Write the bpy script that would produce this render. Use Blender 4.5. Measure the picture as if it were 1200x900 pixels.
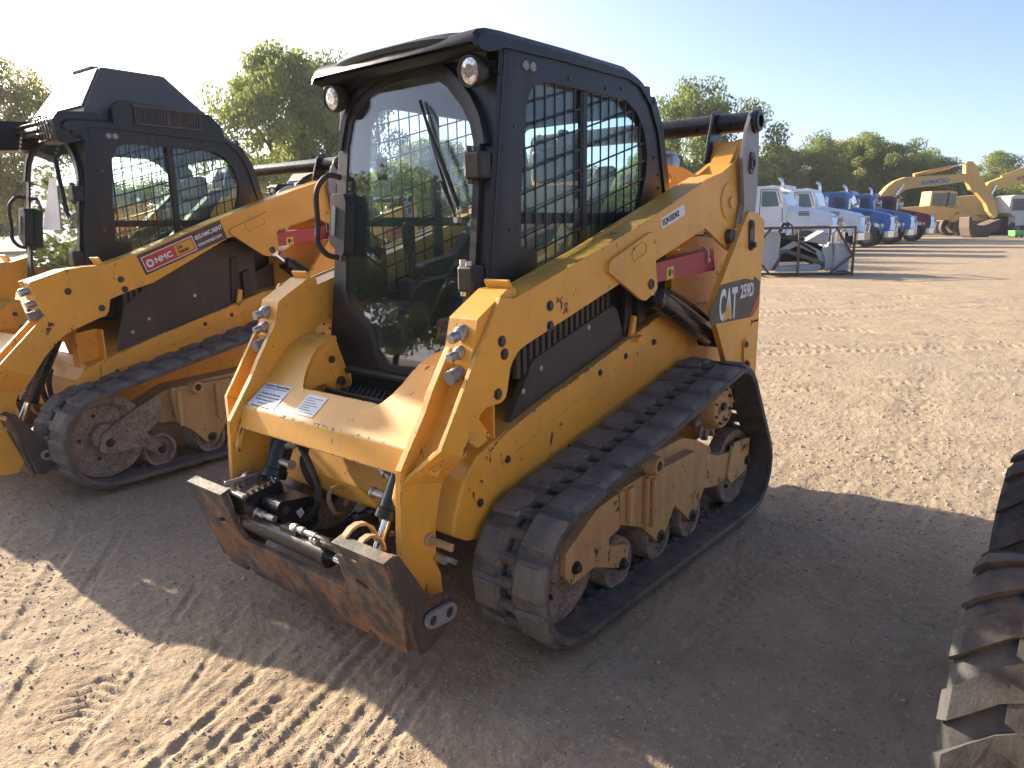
import bpy, bmesh, math, random
import numpy as np
from mathutils import Vector, Matrix
from mathutils.geometry import tessellate_polygon
for o in list(bpy.data.objects): bpy.data.objects.remove(o, do_unlink=True)
scene = bpy.context.scene
COL = scene.collection
rad = math.radians
random.seed(7)
RNG = np.random.default_rng(7)

# ------------------------------------------------------------------ camera
CAMP = Vector((1.9633, 2.1454, 1.4603))
YAW, PITCH, ROLL = rad(220.1429), rad(-12.1678), rad(-1.0109)
fwd = Vector((math.cos(YAW)*math.cos(PITCH), math.sin(YAW)*math.cos(PITCH), math.sin(PITCH)))
rgt0 = Vector((math.sin(YAW), -math.cos(YAW), 0)); up0 = rgt0.cross(fwd)
rgt = rgt0*math.cos(ROLL)+up0*math.sin(ROLL); upv = -rgt0*math.sin(ROLL)+up0*math.cos(ROLL)
cd = bpy.data.cameras.new('camera'); cam = bpy.data.objects.new('camera', cd); COL.objects.link(cam)
M3 = Matrix((rgt, upv, -fwd)).transposed(); cam.matrix_world = Matrix.Translation(CAMP) @ M3.to_4x4()
cd.sensor_fit = 'HORIZONTAL'; cd.sensor_width = 36.0; cd.lens = 36.0*857.36/1200; cd.clip_start = .05; cd.clip_end = 3000
scene.camera = cam

# ------------------------------------------------------------------ sky, sun, exposure
SUN_AZ, SUN_EL = rad(268.6), rad(19.6)           # direction towards the sun, in the XY plane from +X
w = bpy.data.worlds.new('World'); scene.world = w; w.use_nodes = True
nt = w.node_tree; bg = nt.nodes['Background']
sky = nt.nodes.new('ShaderNodeTexSky'); sky.sky_type = 'NISHITA'; sky.sun_disc = False
sky.sun_elevation = SUN_EL; sky.sun_rotation = math.pi/2-SUN_AZ
sky.air_density = .5; sky.dust_density = 2.4; sky.ozone_density = 1.3; sky.altitude = 300
nt.links.new(sky.outputs[0], bg.inputs[0]); bg.inputs[1].default_value = 0.122
sd = bpy.data.lights.new('sun', 'SUN'); sd.energy = 4.6; sd.angle = rad(.55); sd.color = (1, .86, .66)
sun = bpy.data.objects.new('sun', sd); COL.objects.link(sun)
sdir = Vector((math.cos(SUN_AZ)*math.cos(SUN_EL), math.sin(SUN_AZ)*math.cos(SUN_EL), math.sin(SUN_EL)))
sun.rotation_euler = sdir.to_track_quat('Z', 'Y').to_euler(); sun.location = (0, -30, 20)
vs = scene.view_settings; vs.view_transform = 'Standard'; vs.look = 'None'; vs.gamma = 1; vs.use_curve_mapping = False
vs.exposure = 1.55

scene.cycles.max_bounces = 6; scene.cycles.diffuse_bounces = 3; scene.cycles.glossy_bounces = 3; scene.cycles.transmission_bounces = 4; scene.cycles.transparent_max_bounces = 14; scene.cycles.use_light_tree = False

# ------------------------------------------------------------------ helpers
def tag(o, label, cat, group=None):
    o['label'] = label; o['category'] = cat
    if group: o['group'] = group
    return o
def thing(name, label, cat, loc=(0,0,0), rz=0, group=None):
    o = bpy.data.objects.new(name, None); COL.objects.link(o); o.empty_display_size = .2
    o.location = loc; o.rotation_euler = (0,0,rz)
    return tag(o, label, cat, group)
def kids(o): return [c for c in bpy.data.objects if c.parent == o]
def copy_tree(o, parent=None):
    ch = {}
    for c in bpy.data.objects:
        if c.parent: ch.setdefault(c.parent.name, []).append(c)
    def rec(a, p):
        c = a.copy(); COL.objects.link(c); c.parent = p
        for k in ch.get(a.name, []): rec(k, c)
        return c
    return rec(o, parent)
def fillet(pts, r, n=4):
    """round the corners of a 2-D polygon; r is one radius or one per corner"""
    out = []; N = len(pts)
    for i in range(N):
        p = Vector(pts[i]); a = Vector(pts[i-1]); b = Vector(pts[(i+1) % N])
        rr = r[i] if isinstance(r, (list, tuple)) else r
        if rr <= 0: out.append(tuple(p)); continue
        u = (a-p); v = (b-p); lu, lv = u.length, v.length
        if lu < 1e-6 or lv < 1e-6: out.append(tuple(p)); continue
        u /= lu; v /= lv; ang = u.angle(v)
        if ang > 3.05: out.append(tuple(p)); continue
        d = min(rr/math.tan(ang/2), lu*.48, lv*.48); q = d*math.tan(ang/2)
        s, e = p+u*d, p+v*d; c = p+(u+v).normalized()*(q/math.sin(ang/2))
        for k in range(n+1):
            t = k/n; w_ = (s-c)*(1-t)+(e-c)*t
            out.append(tuple(c+w_.normalized()*q))
    return out
class MB:
    """collects shapes; build() links them as ONE mesh object"""
    def __init__(s, flip=1): s.v = []; s.f = []; s.flip = flip; s.smooth = []; s.marks = []
    def add(s, vs, fs, smooth=False):
        b = len(s.v); s.v += [(x, y*s.flip, z) for x, y, z in vs]
        for f in fs: s.f.append(tuple(i+b for i in f)); s.smooth.append(smooth)
    def box(s, a, b):
        (x0,y0,z0),(x1,y1,z1) = a, b
        s.add([(x0,y0,z0),(x1,y0,z0),(x1,y1,z0),(x0,y1,z0),(x0,y0,z1),(x1,y0,z1),(x1,y1,z1),(x0,y1,z1)],
              [(3,2,1,0),(4,5,6,7),(0,1,5,4),(1,2,6,5),(2,3,7,6),(3,0,4,7)])
    def cbox(s, c, d, rot=None):
        R = rot if rot is not None else Matrix.Identity(3); c = Vector(c); vs = []
        for z in (-1,1):
            for x, y in ((-1,-1),(1,-1),(1,1),(-1,1)): vs.append(tuple(c+R@Vector((x*d[0]/2,y*d[1]/2,z*d[2]/2))))
        s.add(vs, [(3,2,1,0),(4,5,6,7),(0,1,5,4),(1,2,6,5),(2,3,7,6),(3,0,4,7)])
    def prism(s, pts, fn0, fn1, holes=()):
        """polygon with holes, mapped by fn0 (one face) and fn1 (other face)"""
        loops = [list(pts)]+[list(h) for h in holes]
        flat = [p for l in loops for p in l]; n = len(flat)
        tri = tessellate_polygon([[Vector((p[0],p[1],0)) for p in l] for l in loops])
        vs = [fn0(*p) for p in flat]+[fn1(*p) for p in flat]
        fs = [tuple(t) for t in tri]+[tuple(i+n for i in reversed(t)) for t in tri]
        b = 0
        for l in loops:
            m = len(l)
            for i in range(m): j = (i+1) % m; fs.append((b+i, b+j, b+j+n, b+i+n))
            b += m
        s.add(vs, fs)
    def plate(s, pts, y0, y1, holes=()):      # XZ outline, thickness along Y
        s.prism(pts, lambda x,z: (x,y0,z), lambda x,z: (x,y1,z), holes)
    def slab(s, pts, z0, z1, holes=()):       # XY outline, thickness along Z
        s.prism(pts, lambda x,y: (x,y,z0), lambda x,y: (x,y,z1), holes)
    def wall(s, pts, x0, x1, holes=()):       # YZ outline, thickness along X
        s.prism(pts, lambda y,z: (x0,y,z), lambda y,z: (x1,y,z), holes)
    def lathe(s, c, ax, prof, n=20, smooth=True, caps=True):
        """prof: list of (offset along axis, radius)"""
        c = Vector(c); ax = Vector(ax).normalized(); t = Vector((0,0,1)) if abs(ax.z) < .9 else Vector((1,0,0))
        u = ax.cross(t).normalized(); v = ax.cross(u); vs = []; fs = []
        for o, r in prof:
            for k in range(n):
                a = 2*math.pi*k/n; vs.append(tuple(c+ax*o+(u*math.cos(a)+v*math.sin(a))*r))
        for i in range(len(prof)-1):
            for k in range(n):
                l = (k+1) % n; fs.append((i*n+k, i*n+l, (i+1)*n+l, (i+1)*n+k))
        s.add(vs, fs, smooth)
        if caps:
            m = len(prof)
            s.add(vs[:n], [tuple(range(n))]); s.add(vs[(m-1)*n:], [tuple(range(n))])
    def cyl(s, a, b, r, r2=None, n=16):
        a = Vector(a); b = Vector(b); s.lathe(a, b-a, [(0,r),((b-a).length, r if r2 is None else r2)], n)
    def tube(s, pts, r, n=8, smooth=True, spl=0):
        P = [Vector(p) for p in pts]
        if spl:
            Q = []
            for i in range(len(P)-1):
                p0 = P[max(i-1,0)]; p1 = P[i]; p2 = P[i+1]; p3 = P[min(i+2,len(P)-1)]
                for k in range(spl):
                    t = k/spl; Q.append(.5*((2*p1)+(p2-p0)*t+(2*p0-5*p1+4*p2-p3)*t*t+(3*p1-p0-3*p2+p3)*t**3))
            P = Q+[P[-1]]
        vs = []; fs = []; prev = None
        for i, p in enumerate(P):
            d = (P[min(i+1,len(P)-1)]-P[max(i-1,0)]).normalized()
            if prev is None:
                t = Vector((0,0,1)) if abs(d.z) < .9 else Vector((1,0,0)); u = d.cross(t).normalized()
            else: u = (prev-d*prev.dot(d)).normalized()
            prev = u; v = d.cross(u); rr = r[i] if isinstance(r, (list,tuple)) else r
            for k in range(n): a = 2*math.pi*k/n; vs.append(tuple(p+(u*math.cos(a)+v*math.sin(a))*rr))
        for i in range(len(P)-1):
            for k in range(n): l = (k+1) % n; fs.append((i*n+k, i*n+l, (i+1)*n+l, (i+1)*n+k))
        s.add(vs, fs, smooth); m = len(P)
        s.add(vs[:n], [tuple(range(n))]); s.add(vs[(m-1)*n:], [tuple(range(n))])
    def loft(s, rows, closed=False, smooth=False):
        n = len(rows[0]); vs = [p for r in rows for p in r]; fs = []
        for i in range(len(rows)-1):
            for k in range(n if closed else n-1): l = (k+1) % n; fs.append((i*n+k, i*n+l, (i+1)*n+l, (i+1)*n+k))
        s.add(vs, fs, smooth)
    def ball(s, c, r, n=8):
        prof = [(-math.cos(math.pi*i/n), max(math.sin(math.pi*i/n), .02)) for i in range(n+1)]
        s.lathe(c, (0,0,1), [(a*r, b*r) for a, b in prof], 2*n)
    def mesh(s, name, mat):
        me = bpy.data.meshes.new(name); me.from_pydata(s.v, [], s.f)
        me.polygons.foreach_set('use_smooth', s.smooth)
        bm = bmesh.new(); bm.from_mesh(me); bmesh.ops.remove_doubles(bm, verts=bm.verts, dist=1e-5)
        bmesh.ops.recalc_face_normals(bm, faces=bm.faces)
        for e in bm.edges:
            if len(e.link_faces) == 2 and e.calc_face_angle(0) > .6: e.smooth = False
        bm.to_mesh(me); bm.free()
        if mat: me.materials.append(M[mat] if isinstance(mat, str) else mat)
        return me
    def mark(s): s.marks.append((len(s.v), len(s.f)))
    def build(s, name, mat, parent=None, bevel=0, seg=2, edge=None):
        if len(s.marks) > 1:          # one object for each marked piece
            mk = s.marks+[(len(s.v), len(s.f))]; o = None
            for (v0,f0),(v1,f1) in zip(mk[:-1], mk[1:]):
                p = MB(); p.v = s.v[v0:v1]; p.f = [tuple(i-v0 for i in f) for f in s.f[f0:f1]]; p.smooth = s.smooth[f0:f1]; o = p.build(name, mat, parent, bevel, seg)
            return o
        me = s.mesh(name, mat); o = bpy.data.objects.new(name, me); COL.objects.link(o); o.parent = parent
        if bevel:
            b = o.modifiers.new('bevel', 'BEVEL'); b.width = bevel; b.segments = seg; b.limit_method = 'ANGLE'; b.angle_limit = rad(32)
            if edge: me.materials.append(M[edge]); b.material = 1
        return o
def inst(o, parent, loc=None, mw=None, name=None):
    c = o.copy(); COL.objects.link(c); c.parent = parent
    if mw is not None: c.matrix_local = mw
    elif loc is not None: c.location = loc
    if name: c.name = name
    return c
def text(body, org, xd, yd, size, mat, parent, name='lettering', sx=1.0, bold=0, ext=.0012, shear=0, align='LEFT'):
    cu = bpy.data.curves.new('t', 'FONT'); cu.body = body; cu.size = size; cu.offset = bold; cu.extrude = ext
    cu.shear = shear; cu.align_x = align; cu.resolution_u = 3
    t = bpy.data.objects.new('t', cu); COL.objects.link(t)
    dg = bpy.context.evaluated_depsgraph_get(); me = bpy.data.meshes.new_from_object(t.evaluated_get(dg))
    bpy.data.objects.remove(t, do_unlink=True)
    xd = Vector(xd).normalized(); yd = Vector(yd).normalized(); zd = xd.cross(yd).normalized()
    mt = Matrix((xd*sx, yd, zd)).transposed().to_4x4(); mt.translation = Vector(org); me.transform(mt)
    me.materials.clear(); me.materials.append(M[mat]); me.name = name
    o = bpy.data.objects.new(name, me); COL.objects.link(o); o.parent = parent
    return o

# ------------------------------------------------------------------ materials
M = {}
class NT:
    def __init__(s, name):
        s.m = bpy.data.materials.new(name); s.m.use_nodes = True; s.t = s.m.node_tree; s.t.nodes.clear()
        s.out = s.n('ShaderNodeOutputMaterial'); M[name] = s.m
    def n(s, typ, **k):
        x = s.t.nodes.new(typ)
        for a, b in k.items(): setattr(x, a, b)
        return x
    def l(s, a, b): s.t.links.new(a, b)
    def val(s, sock, v):
        if hasattr(v, 'is_output'): s.l(v, sock)
        else: sock.default_value = v
    def coord(s, kind='Object'): return s.n('ShaderNodeTexCoord').outputs[kind]
    def noise(s, co, scale, detail=4, rough=.6, dist=0, out='Fac'):
        x = s.n('ShaderNodeTexNoise'); s.l(co, x.inputs['Vector']); x.inputs['Scale'].default_value = scale
        x.inputs['Detail'].default_value = detail; x.inputs['Roughness'].default_value = rough; x.inputs['Distortion'].default_value = dist
        return x.outputs[out]
    def voro(s, co, scale, out='Distance', feat='F1'):
        x = s.n('ShaderNodeTexVoronoi', feature=feat); s.l(co, x.inputs['Vector']); x.inputs['Scale'].default_value = scale
        return x.outputs[out]
    def ramp(s, f, a, b, lo=0., hi=1.):
        x = s.n('ShaderNodeMapRange'); s.l(f, x.inputs[0]); x.inputs[1].default_value = a; x.inputs[2].default_value = b
        x.inputs[3].default_value = lo; x.inputs[4].default_value = hi; return x.outputs[0]
    def math(s, op, a, b=0.):
        x = s.n('ShaderNodeMath', operation=op); s.val(x.inputs[0], a); s.val(x.inputs[1], b); return x.outputs[0]
    def mix(s, f, a, b):
        x = s.n('ShaderNodeMix', data_type='RGBA'); s.val(x.inputs[0], f)
        for i, c in ((6,a),(7,b)):
            if hasattr(c, 'is_output'): s.l(c, x.inputs[i])
            else: x.inputs[i].default_value = (*c, 1)
        return x.outputs[2]
    def stretch(s, co, sc):
        x = s.n('ShaderNodeMapping'); s.l(co, x.inputs[0]); x.inputs['Scale'].default_value = sc; return x.outputs[0]
    def bump(s, h, st=.3, d=.01, nrm=None):
        x = s.n('ShaderNodeBump'); x.inputs['Strength'].default_value = st; x.inputs['Distance'].default_value = d; s.l(h, x.inputs['Height'])
        if nrm: s.l(nrm, x.inputs['Normal'])
        return x.outputs[0]
    def pbr(s, col, rough=.5, metal=0., bump=None, spec=.5, coat=0):
        b = s.n('ShaderNodeBsdfPrincipled')
        if hasattr(col, 'is_output'): s.l(col, b.inputs['Base Color'])
        else: b.inputs['Base Color'].default_value = (*col, 1)
        s.val(b.inputs['Roughness'], rough); s.val(b.inputs['Metallic'], metal); b.inputs['Specular IOR Level'].default_value = spec
        b.inputs['Coat Weight'].default_value = coat
        if bump: s.l(bump, b.inputs['Normal'])
        s.l(b.outputs[0], s.out.inputs[0]); return b
def upmask(t, lo=.3, hi=.95):
    g = t.n('ShaderNodeNewGeometry'); sx = t.n('ShaderNodeSeparateXYZ'); t.l(g.outputs['Normal'], sx.inputs[0])
    return t.ramp(sx.outputs['Z'], lo, hi)
def painted(name, col, rough=.42, dirt=(.30,.23,.16), dirtamt=.35, chip=(.035,.028,.024), chipamt=.5, topdust=.35, edge=None, scale=1.0, spec=.45, fade=.12):
    t = NT(name); co = t.coord()
    oi = t.n('ShaderNodeObjectInfo').outputs['Random']
    va = t.n('ShaderNodeVectorMath', operation='ADD'); t.l(co, va.inputs[0]); t.l(oi, va.inputs[1]); c2 = va.outputs[0]
    big = t.noise(c2, 2.2*scale, 5, .6); fine = t.noise(c2, 38*scale, 4, .65)
    c = t.mix(t.ramp(big, .35, .7), tuple(x*(1-fade) for x in col), tuple(min(x*(1+fade)+.02*fade, .9) for x in col))
    if chipamt:
        fm = t.math('MULTIPLY', t.ramp(t.noise(c2, 1.4*scale, 6, .68, .3), .44, .70), .22); c = t.mix(fm, c, tuple(x*.6+y for x, y in zip(col, (.18,.14,.09))))
        sc_ = t.ramp(t.noise(t.stretch(c2, (2.5,2.5,42)), 1.3, 3, .8, .6), .66, .72); c = t.mix(t.math('MULTIPLY', sc_, .45), c, (.30,.20,.10))
    streak = t.noise(t.stretch(c2, (16*scale, 16*scale, 1.6*scale)), 1.0, 4, .7)
    dm = t.math('MULTIPLY', t.ramp(streak, .42, .78), t.ramp(t.noise(c2, 5*scale, 4, .7), .35, .7))
    dm = t.math('MULTIPLY', dm, dirtamt); c = t.mix(dm, c, dirt)
    td = t.math('MULTIPLY', t.math('MULTIPLY', upmask(t), t.ramp(fine, .25, .7)), topdust); c = t.mix(td, c, (.40,.31,.21))
    rg = t.math('ADD', t.ramp(fine, .2, .8, rough-.08, rough+.12), t.math('MULTIPLY', td, .3))
    if chipamt:
        cn = t.noise(t.stretch(c2, (1,1,.55)), 21*scale, 5, .72, .4); th = .70-.05*chipamt
        area = t.noise(c2, 3.1*scale, 2, .5)
        cm = t.ramp(t.math('ADD', cn, t.ramp(area, .3, .75, -.07, .07)), th, th+.012)
        c = t.mix(cm, c, t.mix(t.ramp(fine, .4, .6), chip, (.16,.07,.03))); rg = t.math('ADD', rg, t.math('MULTIPLY', cm, .25))
    if edge:
        bv = t.n('ShaderNodeBevel', samples=3); bv.inputs[0].default_value = .006
        g = t.n('ShaderNodeNewGeometry'); dt = t.n('ShaderNodeVectorMath', operation='DOT_PRODUCT')
        t.l(bv.outputs[0], dt.inputs[0]); t.l(g.outputs['Normal'], dt.inputs[1])
        em = t.math('MULTIPLY', t.ramp(dt.outputs['Value'], .97, .86), t.ramp(t.noise(c2, 26, 4, .7), .40, .56))
        c = t.mix(em, c, t.mix(t.ramp(fine, .45, .6), edge, (.10,.07,.05)))
    t.pbr(c, rg, 0, None, spec)
    return t
painted('cat_yellow', (.80,.385,.045), .40, dirtamt=.50, chipamt=.85, edge=None, topdust=.12)
painted('worn_edge', (.74,.45,.14), .5, dirt=(.16,.10,.06), dirtamt=.7, chip=(.05,.035,.03), chipamt=3.2, edge=None, topdust=.1, scale=1.4)
painted('cat_yellow_worn', (.60,.37,.15), .6, dirt=(.26,.19,.13), dirtamt=.95, chipamt=1.5, edge=None, topdust=.8)
painted('cab_black', (.011,.012,.015), .38, dirt=(.12,.10,.085), dirtamt=.24, chipamt=0, topdust=.06, spec=.4)
painted('black_gloss', (.012,.013,.015), .28, dirt=(.15,.12,.10), dirtamt=.3, chipamt=0, topdust=.14)
painted('plastic_and_shade', (.052,.046,.042), .55, dirt=(.16,.125,.095), dirtamt=.55, chipamt=0, topdust=.3)  # dark plastic of covers and vents; also serves as painted shade on engine sides
painted('black_plastic', (.016,.016,.017), .5, dirt=(.15,.12,.09), dirtamt=.25, chipamt=0, topdust=.25)
painted('red_paint', (.42,.045,.05), .5, dirtamt=.35, chipamt=.5, topdust=.25)
painted('grey_steel', (.20,.205,.21), .45, dirt=(.22,.18,.14), dirtamt=.6, chipamt=.3, topdust=.35)
painted('link_grey', (.24,.24,.25), .42, dirt=(.2,.17,.14), dirtamt=.3, chipamt=.2, topdust=.2)
painted('seat_vinyl', (.05,.055,.065), .55, dirtamt=.2, chipamt=0, topdust=.1)
painted('decal_black', (.055,.048,.044), .5, dirtamt=.3, chipamt=0, topdust=0)
painted('decal_red', (.50,.055,.05), .5, dirtamt=.2, chipamt=0, topdust=0)
painted('decal_white', (.74,.75,.76), .5, dirtamt=.18, chipamt=0, topdust=0, fade=.03)
painted('decal_yellow', (.72,.50,.04), .5, dirtamt=.2, chipamt=0, topdust=0)
painted('decal_orange', (.70,.36,.03), .5, dirtamt=.1, chipamt=0, topdust=0)
painted('ink', (.03,.03,.035), .6, dirtamt=0, chipamt=0, topdust=0)
painted('truck_white', (.72,.74,.76), .3, dirtamt=.15, chipamt=0, topdust=0, scale=.2, fade=.04)
painted('truck_blue', (.045,.15,.40), .3, dirtamt=.25, chipamt=0, topdust=.05, scale=.2)
painted('truck_red', (.16,.02,.025), .3, dirtamt=.25, chipamt=0, topdust=.05, scale=.2)
painted('komatsu_yellow', (.62,.385,.10), .5, dirtamt=.5, chipamt=0, topdust=.25, scale=.15)
painted('pale_paint', (.55,.56,.50), .5, dirtamt=.4, chipamt=0, topdust=.25, scale=.2)
painted('silver_paint', (.36,.39,.43), .42, dirtamt=.35, chipamt=0, topdust=.2, scale=.3)
painted('green_paint', (.12,.42,.08), .5, dirtamt=.2, chipamt=0, topdust=.1, scale=.3)
painted('crate_steel', (.10,.065,.05), .7, dirtamt=.5, chipamt=0, topdust=.2)
painted('bucket_steel', (.075,.05,.042), .7, dirt=(.2,.12,.07), dirtamt=.7, chipamt=0, topdust=.3, scale=.3)
painted('dark_rust', (.060,.048,.042), .65, dirt=(.20,.12,.07), dirtamt=.9, chip=(.22,.10,.045), chipamt=2.0, topdust=.5)
painted('box_grey', (.085,.085,.088), .5, dirt=(.16,.14,.12), dirtamt=.5, chipamt=0, topdust=.3)
def rust():
    t = NT('rusty_steel'); co = t.coord()
    a = t.noise(co, 5, 6, .62, .25); b = t.noise(co, 75, 5, .7); s_ = t.noise(t.stretch(co, (6,7,5)), 1.6, 5, .7); e = t.noise(co, 24, 5, .7, .3)
    c = t.mix(t.ramp(b, .3, .7), (.15,.066,.030), (.33,.165,.082))
    dk = t.mix(t.ramp(b, .3, .7), (.030,.029,.031), (.095,.090,.088))
    c = t.mix(t.ramp(t.math('ADD', a, t.math('MULTIPLY', e, .45)), .62, .80), c, dk)
    c = t.mix(t.math('MULTIPLY', t.ramp(s_, .48, .75), .6), c, (.34,.27,.20)); c = t.mix(t.ramp(e, .64, .70), c, (.045,.03,.024))
    t.pbr(c, t.ramp(b, .2, .8, .5, .85), t.ramp(a, .45, .6, 0, .2), t.bump(t.math('ADD', e, t.math('MULTIPLY', b, .5)), .45, .006))
rust()
def idler():
    t = NT('worn_iron'); co = t.coord(); a = t.noise(co, 14, 6, .7); b = t.noise(co, 70, 4, .7)
    c = t.mix(t.ramp(a, .35, .65), (.22,.165,.13), (.42,.33,.26)); c = t.mix(t.ramp(b, .5, .75), c, (.06,.045,.04))
    t.pbr(c, t.ramp(b, .3, .7, .5, .8), .25, t.bump(b, .3, .004))
idler()
def rubber(name, c0, c1, dust, du):
    t = NT(name); co = t.coord(); oi = t.n('ShaderNodeObjectInfo').outputs['Random']
    va = t.n('ShaderNodeVectorMath', operation='ADD'); t.l(co, va.inputs[0]); t.l(oi, va.inputs[1]); co = va.outputs[0]
    a = t.noise(co, 12, 5, .65); b = t.noise(co, 90, 5, .75)
    c = t.mix(t.ramp(a, .3, .7), c0, c1); d = t.math('MULTIPLY', t.ramp(t.math('ADD', a, t.math('MULTIPLY', b, .6)), .62, .95), du)
    c = t.mix(d, c, dust)
    t.pbr(c, t.ramp(b, .2, .8, .55, .85), 0, t.bump(t.math('ADD', a, t.math('MULTIPLY', b, .7)), .35, .005), .35)
rubber('track_rubber', (.062,.060,.062), (.105,.100,.098), (.20,.165,.13), .7)
rubber('lug_rubber', (.105,.098,.092), (.175,.160,.145), (.22,.185,.15), .75)
rubber('tyre_rubber', (.030,.0295,.030), (.055,.053,.052), (.16,.148,.138), .38)
rubber('hose_rubber', (.014,.014,.015), (.028,.027,.026), (.16,.13,.1), .4)
def simple(name, col, rough, metal=0., spec=.5, bump=0):
    t = NT(name); co = t.coord(); b = t.noise(co, 40, 4, .6)
    t.pbr(t.mix(t.ramp(b, .3, .7), tuple(x*.88 for x in col), tuple(min(1, x*1.08) for x in col)), t.ramp(b, .2, .8, max(rough-.08, .02), rough+.08), metal, t.bump(b, bump, .003) if bump else None, spec)
simple('steel', (.42,.41,.40), .38, .9); simple('chrome', (.82,.83,.84), .12, 1.0); simple('bolt_steel', (.085,.08,.078), .5, .6)
simple('zinc', (.50,.49,.47), .42, .85); simple('cast_grey', (.30,.30,.30), .6, .3, .5, .3); simple('dark_void', (.012,.011,.010), .8)
simple('interior', (.035,.034,.036), .65); simple('brass', (.45,.36,.18), .45, .8); simple('amber', (.7,.25,.03), .3)
simple('truck_chrome', (.75,.76,.78), .18, 1.0); simple('lens_white', (.75,.75,.74), .12, .1, .8); simple('bark', (.06,.045,.032), .9, 0, .2, .5)
def lens():
    t = NT('lamp_reflector'); co = t.coord(); v = t.voro(co, 130, 'Color')
    h = t.n('ShaderNodeSeparateColor'); t.l(v, h.inputs[0])
    t.pbr(t.mix(h.outputs[0], (.45,.42,.40), (.92,.90,.88)), .12, .75, t.bump(h.outputs[1], .5, .01))
lens()
def glass(name, tint, refl=1.0, dust=.05, dcol=(.5,.5,.48)):
    t = NT(name); co = t.coord(); tr = t.n('ShaderNodeBsdfTransparent'); tr.inputs[0].default_value = (*tint, 1)
    gl = t.n('ShaderNodeBsdfGlossy'); gl.inputs['Roughness'].default_value = .015; gl.inputs[0].default_value = (1,1,1,1)
    lw = t.n('ShaderNodeLayerWeight'); lw.inputs[0].default_value = .5; fr = t.math('ADD', t.math('MULTIPLY', t.math('POWER', lw.outputs['Facing'], 4.0), .9), .045)
    m1 = t.n('ShaderNodeMixShader'); t.l(t.math('MULTIPLY', fr, refl), m1.inputs[0]); t.l(tr.outputs[0], m1.inputs[1]); t.l(gl.outputs[0], m1.inputs[2])
    df = t.n('ShaderNodeBsdfDiffuse'); df.inputs[0].default_value = (*dcol, 1)
    dm = t.math('MULTIPLY', t.ramp(t.math('ADD', t.noise(co, 5, 5, .7), t.math('MULTIPLY', t.noise(co, 60, 4, .8), .35)), .45, .95), dust)
    m2 = t.n('ShaderNodeMixShader'); t.l(dm, m2.inputs[0]); t.l(m1.outputs[0], m2.inputs[1]); t.l(df.outputs[0], m2.inputs[2])
    t.l(m2.outputs[0], t.out.inputs[0])
glass('door_glass', (.92,.96,.97), 1.25, .03, (.45,.50,.52)); glass('side_glass', (.90,.97,.96), .8, .12, (.48,.56,.54)); glass('truck_glass', (.42,.52,.55), 1.6, .10)
def leaf(name, a, b, tr=.45):
    t = NT(name); r = t.n('ShaderNodeNewGeometry').outputs['Random Per Island']
    c = t.mix(r, a, b); df = t.n('ShaderNodeBsdfDiffuse'); tl = t.n('ShaderNodeBsdfTranslucent'); t.l(c, df.inputs[0])
    c2 = t.mix(r, tuple(x*1.5 for x in a), (b[0]*2.0, b[1]*1.7, b[2]*1.0)); t.l(c2, tl.inputs[0])
    m = t.n('ShaderNodeMixShader'); m.inputs[0].default_value = tr; t.l(df.outputs[0], m.inputs[1]); t.l(tl.outputs[0], m.inputs[2]); t.l(m.outputs[0], t.out.inputs[0])
leaf('leaf_mid', (.115,.17,.06), (.225,.265,.10), .5); leaf('leaf_dark', (.09,.14,.055), (.18,.225,.09), .5); leaf('leaf_pale', (.17,.20,.085), (.29,.29,.14), .5)
def ground():
    t = NT('gravel_dirt'); co = t.coord()
    big = t.noise(co, .35, 4, .6); mid = t.noise(co, 2.6, 4, .65); fine = t.noise(co, 42, 4, .75); vf = t.noise(co, 170, 2, .8)
    c = t.mix(t.ramp(mid, .3, .7), (.36,.262,.170), (.51,.392,.268))
    c = t.mix(t.math('MULTIPLY', t.ramp(big, .45, .66), .8), c, t.mix(t.ramp(fine, .3, .7), (.29,.225,.16), (.47,.38,.28)))
    v = t.n('ShaderNodeTexVoronoi'); t.l(co, v.inputs['Vector']); v.inputs['Scale'].default_value = 62
    sp = t.n('ShaderNodeSeparateColor'); t.l(v.outputs['Color'], sp.inputs[0])
    stone = t.math('MULTIPLY', t.ramp(v.outputs['Distance'], .55, .3), t.ramp(t.math('ADD', sp.outputs[0], t.ramp(big, .35, .65, -.15, .25)), .55, .68))
    c = t.mix(t.math('MULTIPLY', stone, .8), c, t.mix(sp.outputs[1], (.22,.18,.14), (.58,.49,.38)))
    c = t.mix(t.ramp(fine, .38, .2), c, (.22,.145,.085))
    h = t.math('ADD', t.math('MULTIPLY', fine, .9), t.math('MULTIPLY', vf, .4))
    t.pbr(c, .92, 0, t.bump(h, .75, .016), .15)
    t = NT('pebble'); r = t.n('ShaderNodeNewGeometry').outputs['Random Per Island']; a = t.noise(t.coord(), 120, 3)
    c = t.mix(r, (.29,.235,.175), (.54,.46,.37)); t.pbr(t.mix(t.ramp(a, .3, .7, 0, .4), c, (.55,.49,.41)), .85, 0, None, .2)
ground()
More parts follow.
